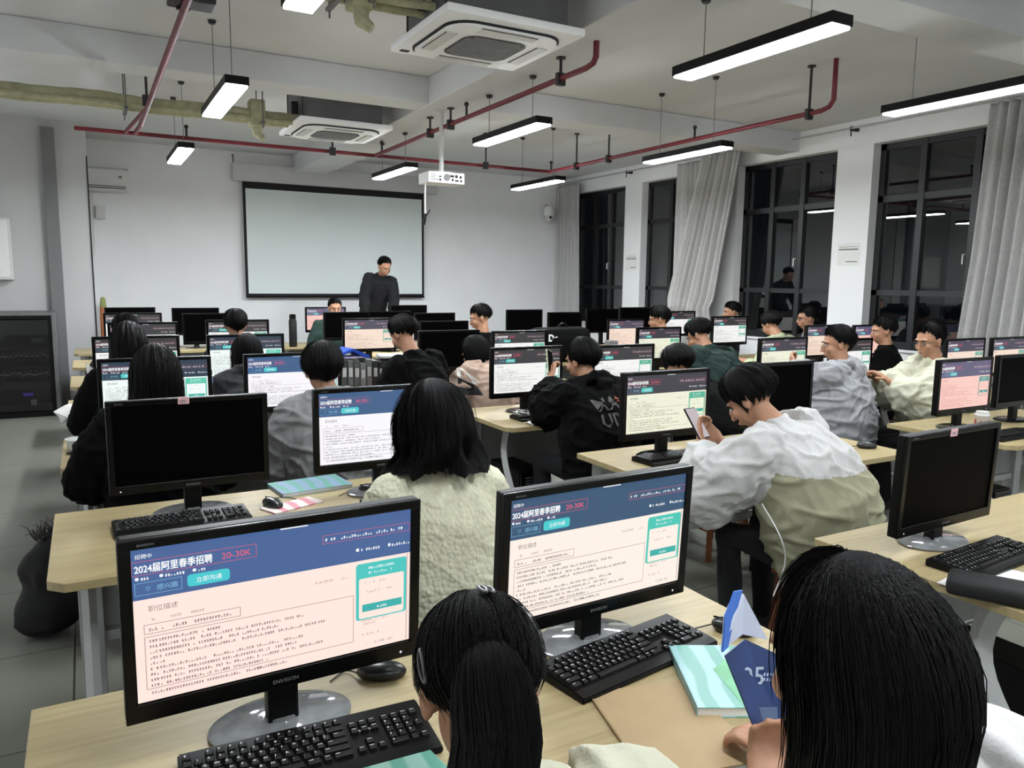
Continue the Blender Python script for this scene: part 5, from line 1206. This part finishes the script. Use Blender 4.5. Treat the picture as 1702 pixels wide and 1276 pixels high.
p15_ = person('young man with short black hair in a light grey hooded jacket, right side', (4.62, 3.62), 1.345, yaw=18, lean=4, nod=10, hyaw=36, hair='short', hkw=dict(strands=1100, th=.016, side=.165, back=.245, drift=-.7, jl=.22, fr=.68), top=lgrey, loose=.05, near=True, hood=True, wide=1.15, visible_face=True, curl=(1.2, .8), wh=((4.62, 3.98, 1.03), (4.9, 4.02, .8)), palm=((.8, -.2, .3), None), stool='under the light grey hooded young man', fold=.016)
p14_ = person('young man with glasses in a cream jacket turned left with hands forward, right side', (5.3, 3.38), 1.365, yaw=58, lean=3, nod=14, hyaw=24, hair='short', hkw=dict(strands=1300, th=.017, side=.16, back=.24, cl=.024, drift=-.7, jl=.25, fr=.62), top=cream, loose=.05, near=True, wide=1.05, visible_face=True, glasses=True, wh=((4.93, 3.42, .955), (4.98, 3.55, .95)), curl=(.6, .5), stool='under the cream clad young man with glasses', fold=.016)
person('student in black sweater with short hair near the right curtain', (6.35, 4.5), 1.345, yaw=30, lean=4, nod=10, hyaw=30, hair='short', top=blackc, loose=.02, wide=1.1, visible_face=True, stool='under the black sweater student')
person('far student turned left before a lit monitor, middle right', (5.33, 6.42), 1.385, yaw=30, lean=6, nod=14, hyaw=30, hair='mop', top=dgrey, visible_face=True, stool='under the far student, middle right')
person('farthest student by the twisted curtain looking left', (7.28, 7.33), 1.425, yaw=36, lean=4, nod=8, hyaw=30, hair='short', top=navy, visible_face=True, stool='under the student by the twisted curtain')
person('student with dark wavy hair in sage shirt bending low near the window', (6.42, 5.88), 1.335, yaw=8, lean=26, nod=30, hair='mop', hkw=dict(th=.024, cl=.02), top=sage, loose=.02, stool='under the sage shirt student')
person('student with glasses by the farther lit pillar, hand raised to the face', (7.02, 5.92), 1.385, yaw=44, lean=4, nod=8, hyaw=20, hair='short', top=grey_h, visible_face=True, glasses=True, stool='under the hand raising student')
tch = person('teacher in dark jacket standing and looking down before the projection screen', (3.86, 10.85), 1.82, yaw=172, lean=24, nod=30, side=-9, hyaw=16, hair='crop', top=navy, loose=.012, near=False, standing=True, wide=1.0, hk=1.14, visible_face=True, hands=((-.2, .42, .95), (.2, .42, .95)))
tch['t'].location.z = .14
person('seated man with short hair facing the camera below the projection screen', (2.76, 9.62), 1.43, yaw=176, lean=6, nod=14, hair='crop', top=greenc, loose=.02, visible_face=True, wide=1.1, hands=((-.2, .3, .79), (.2, .3, .79)), stool='under the seated man near the teacher')
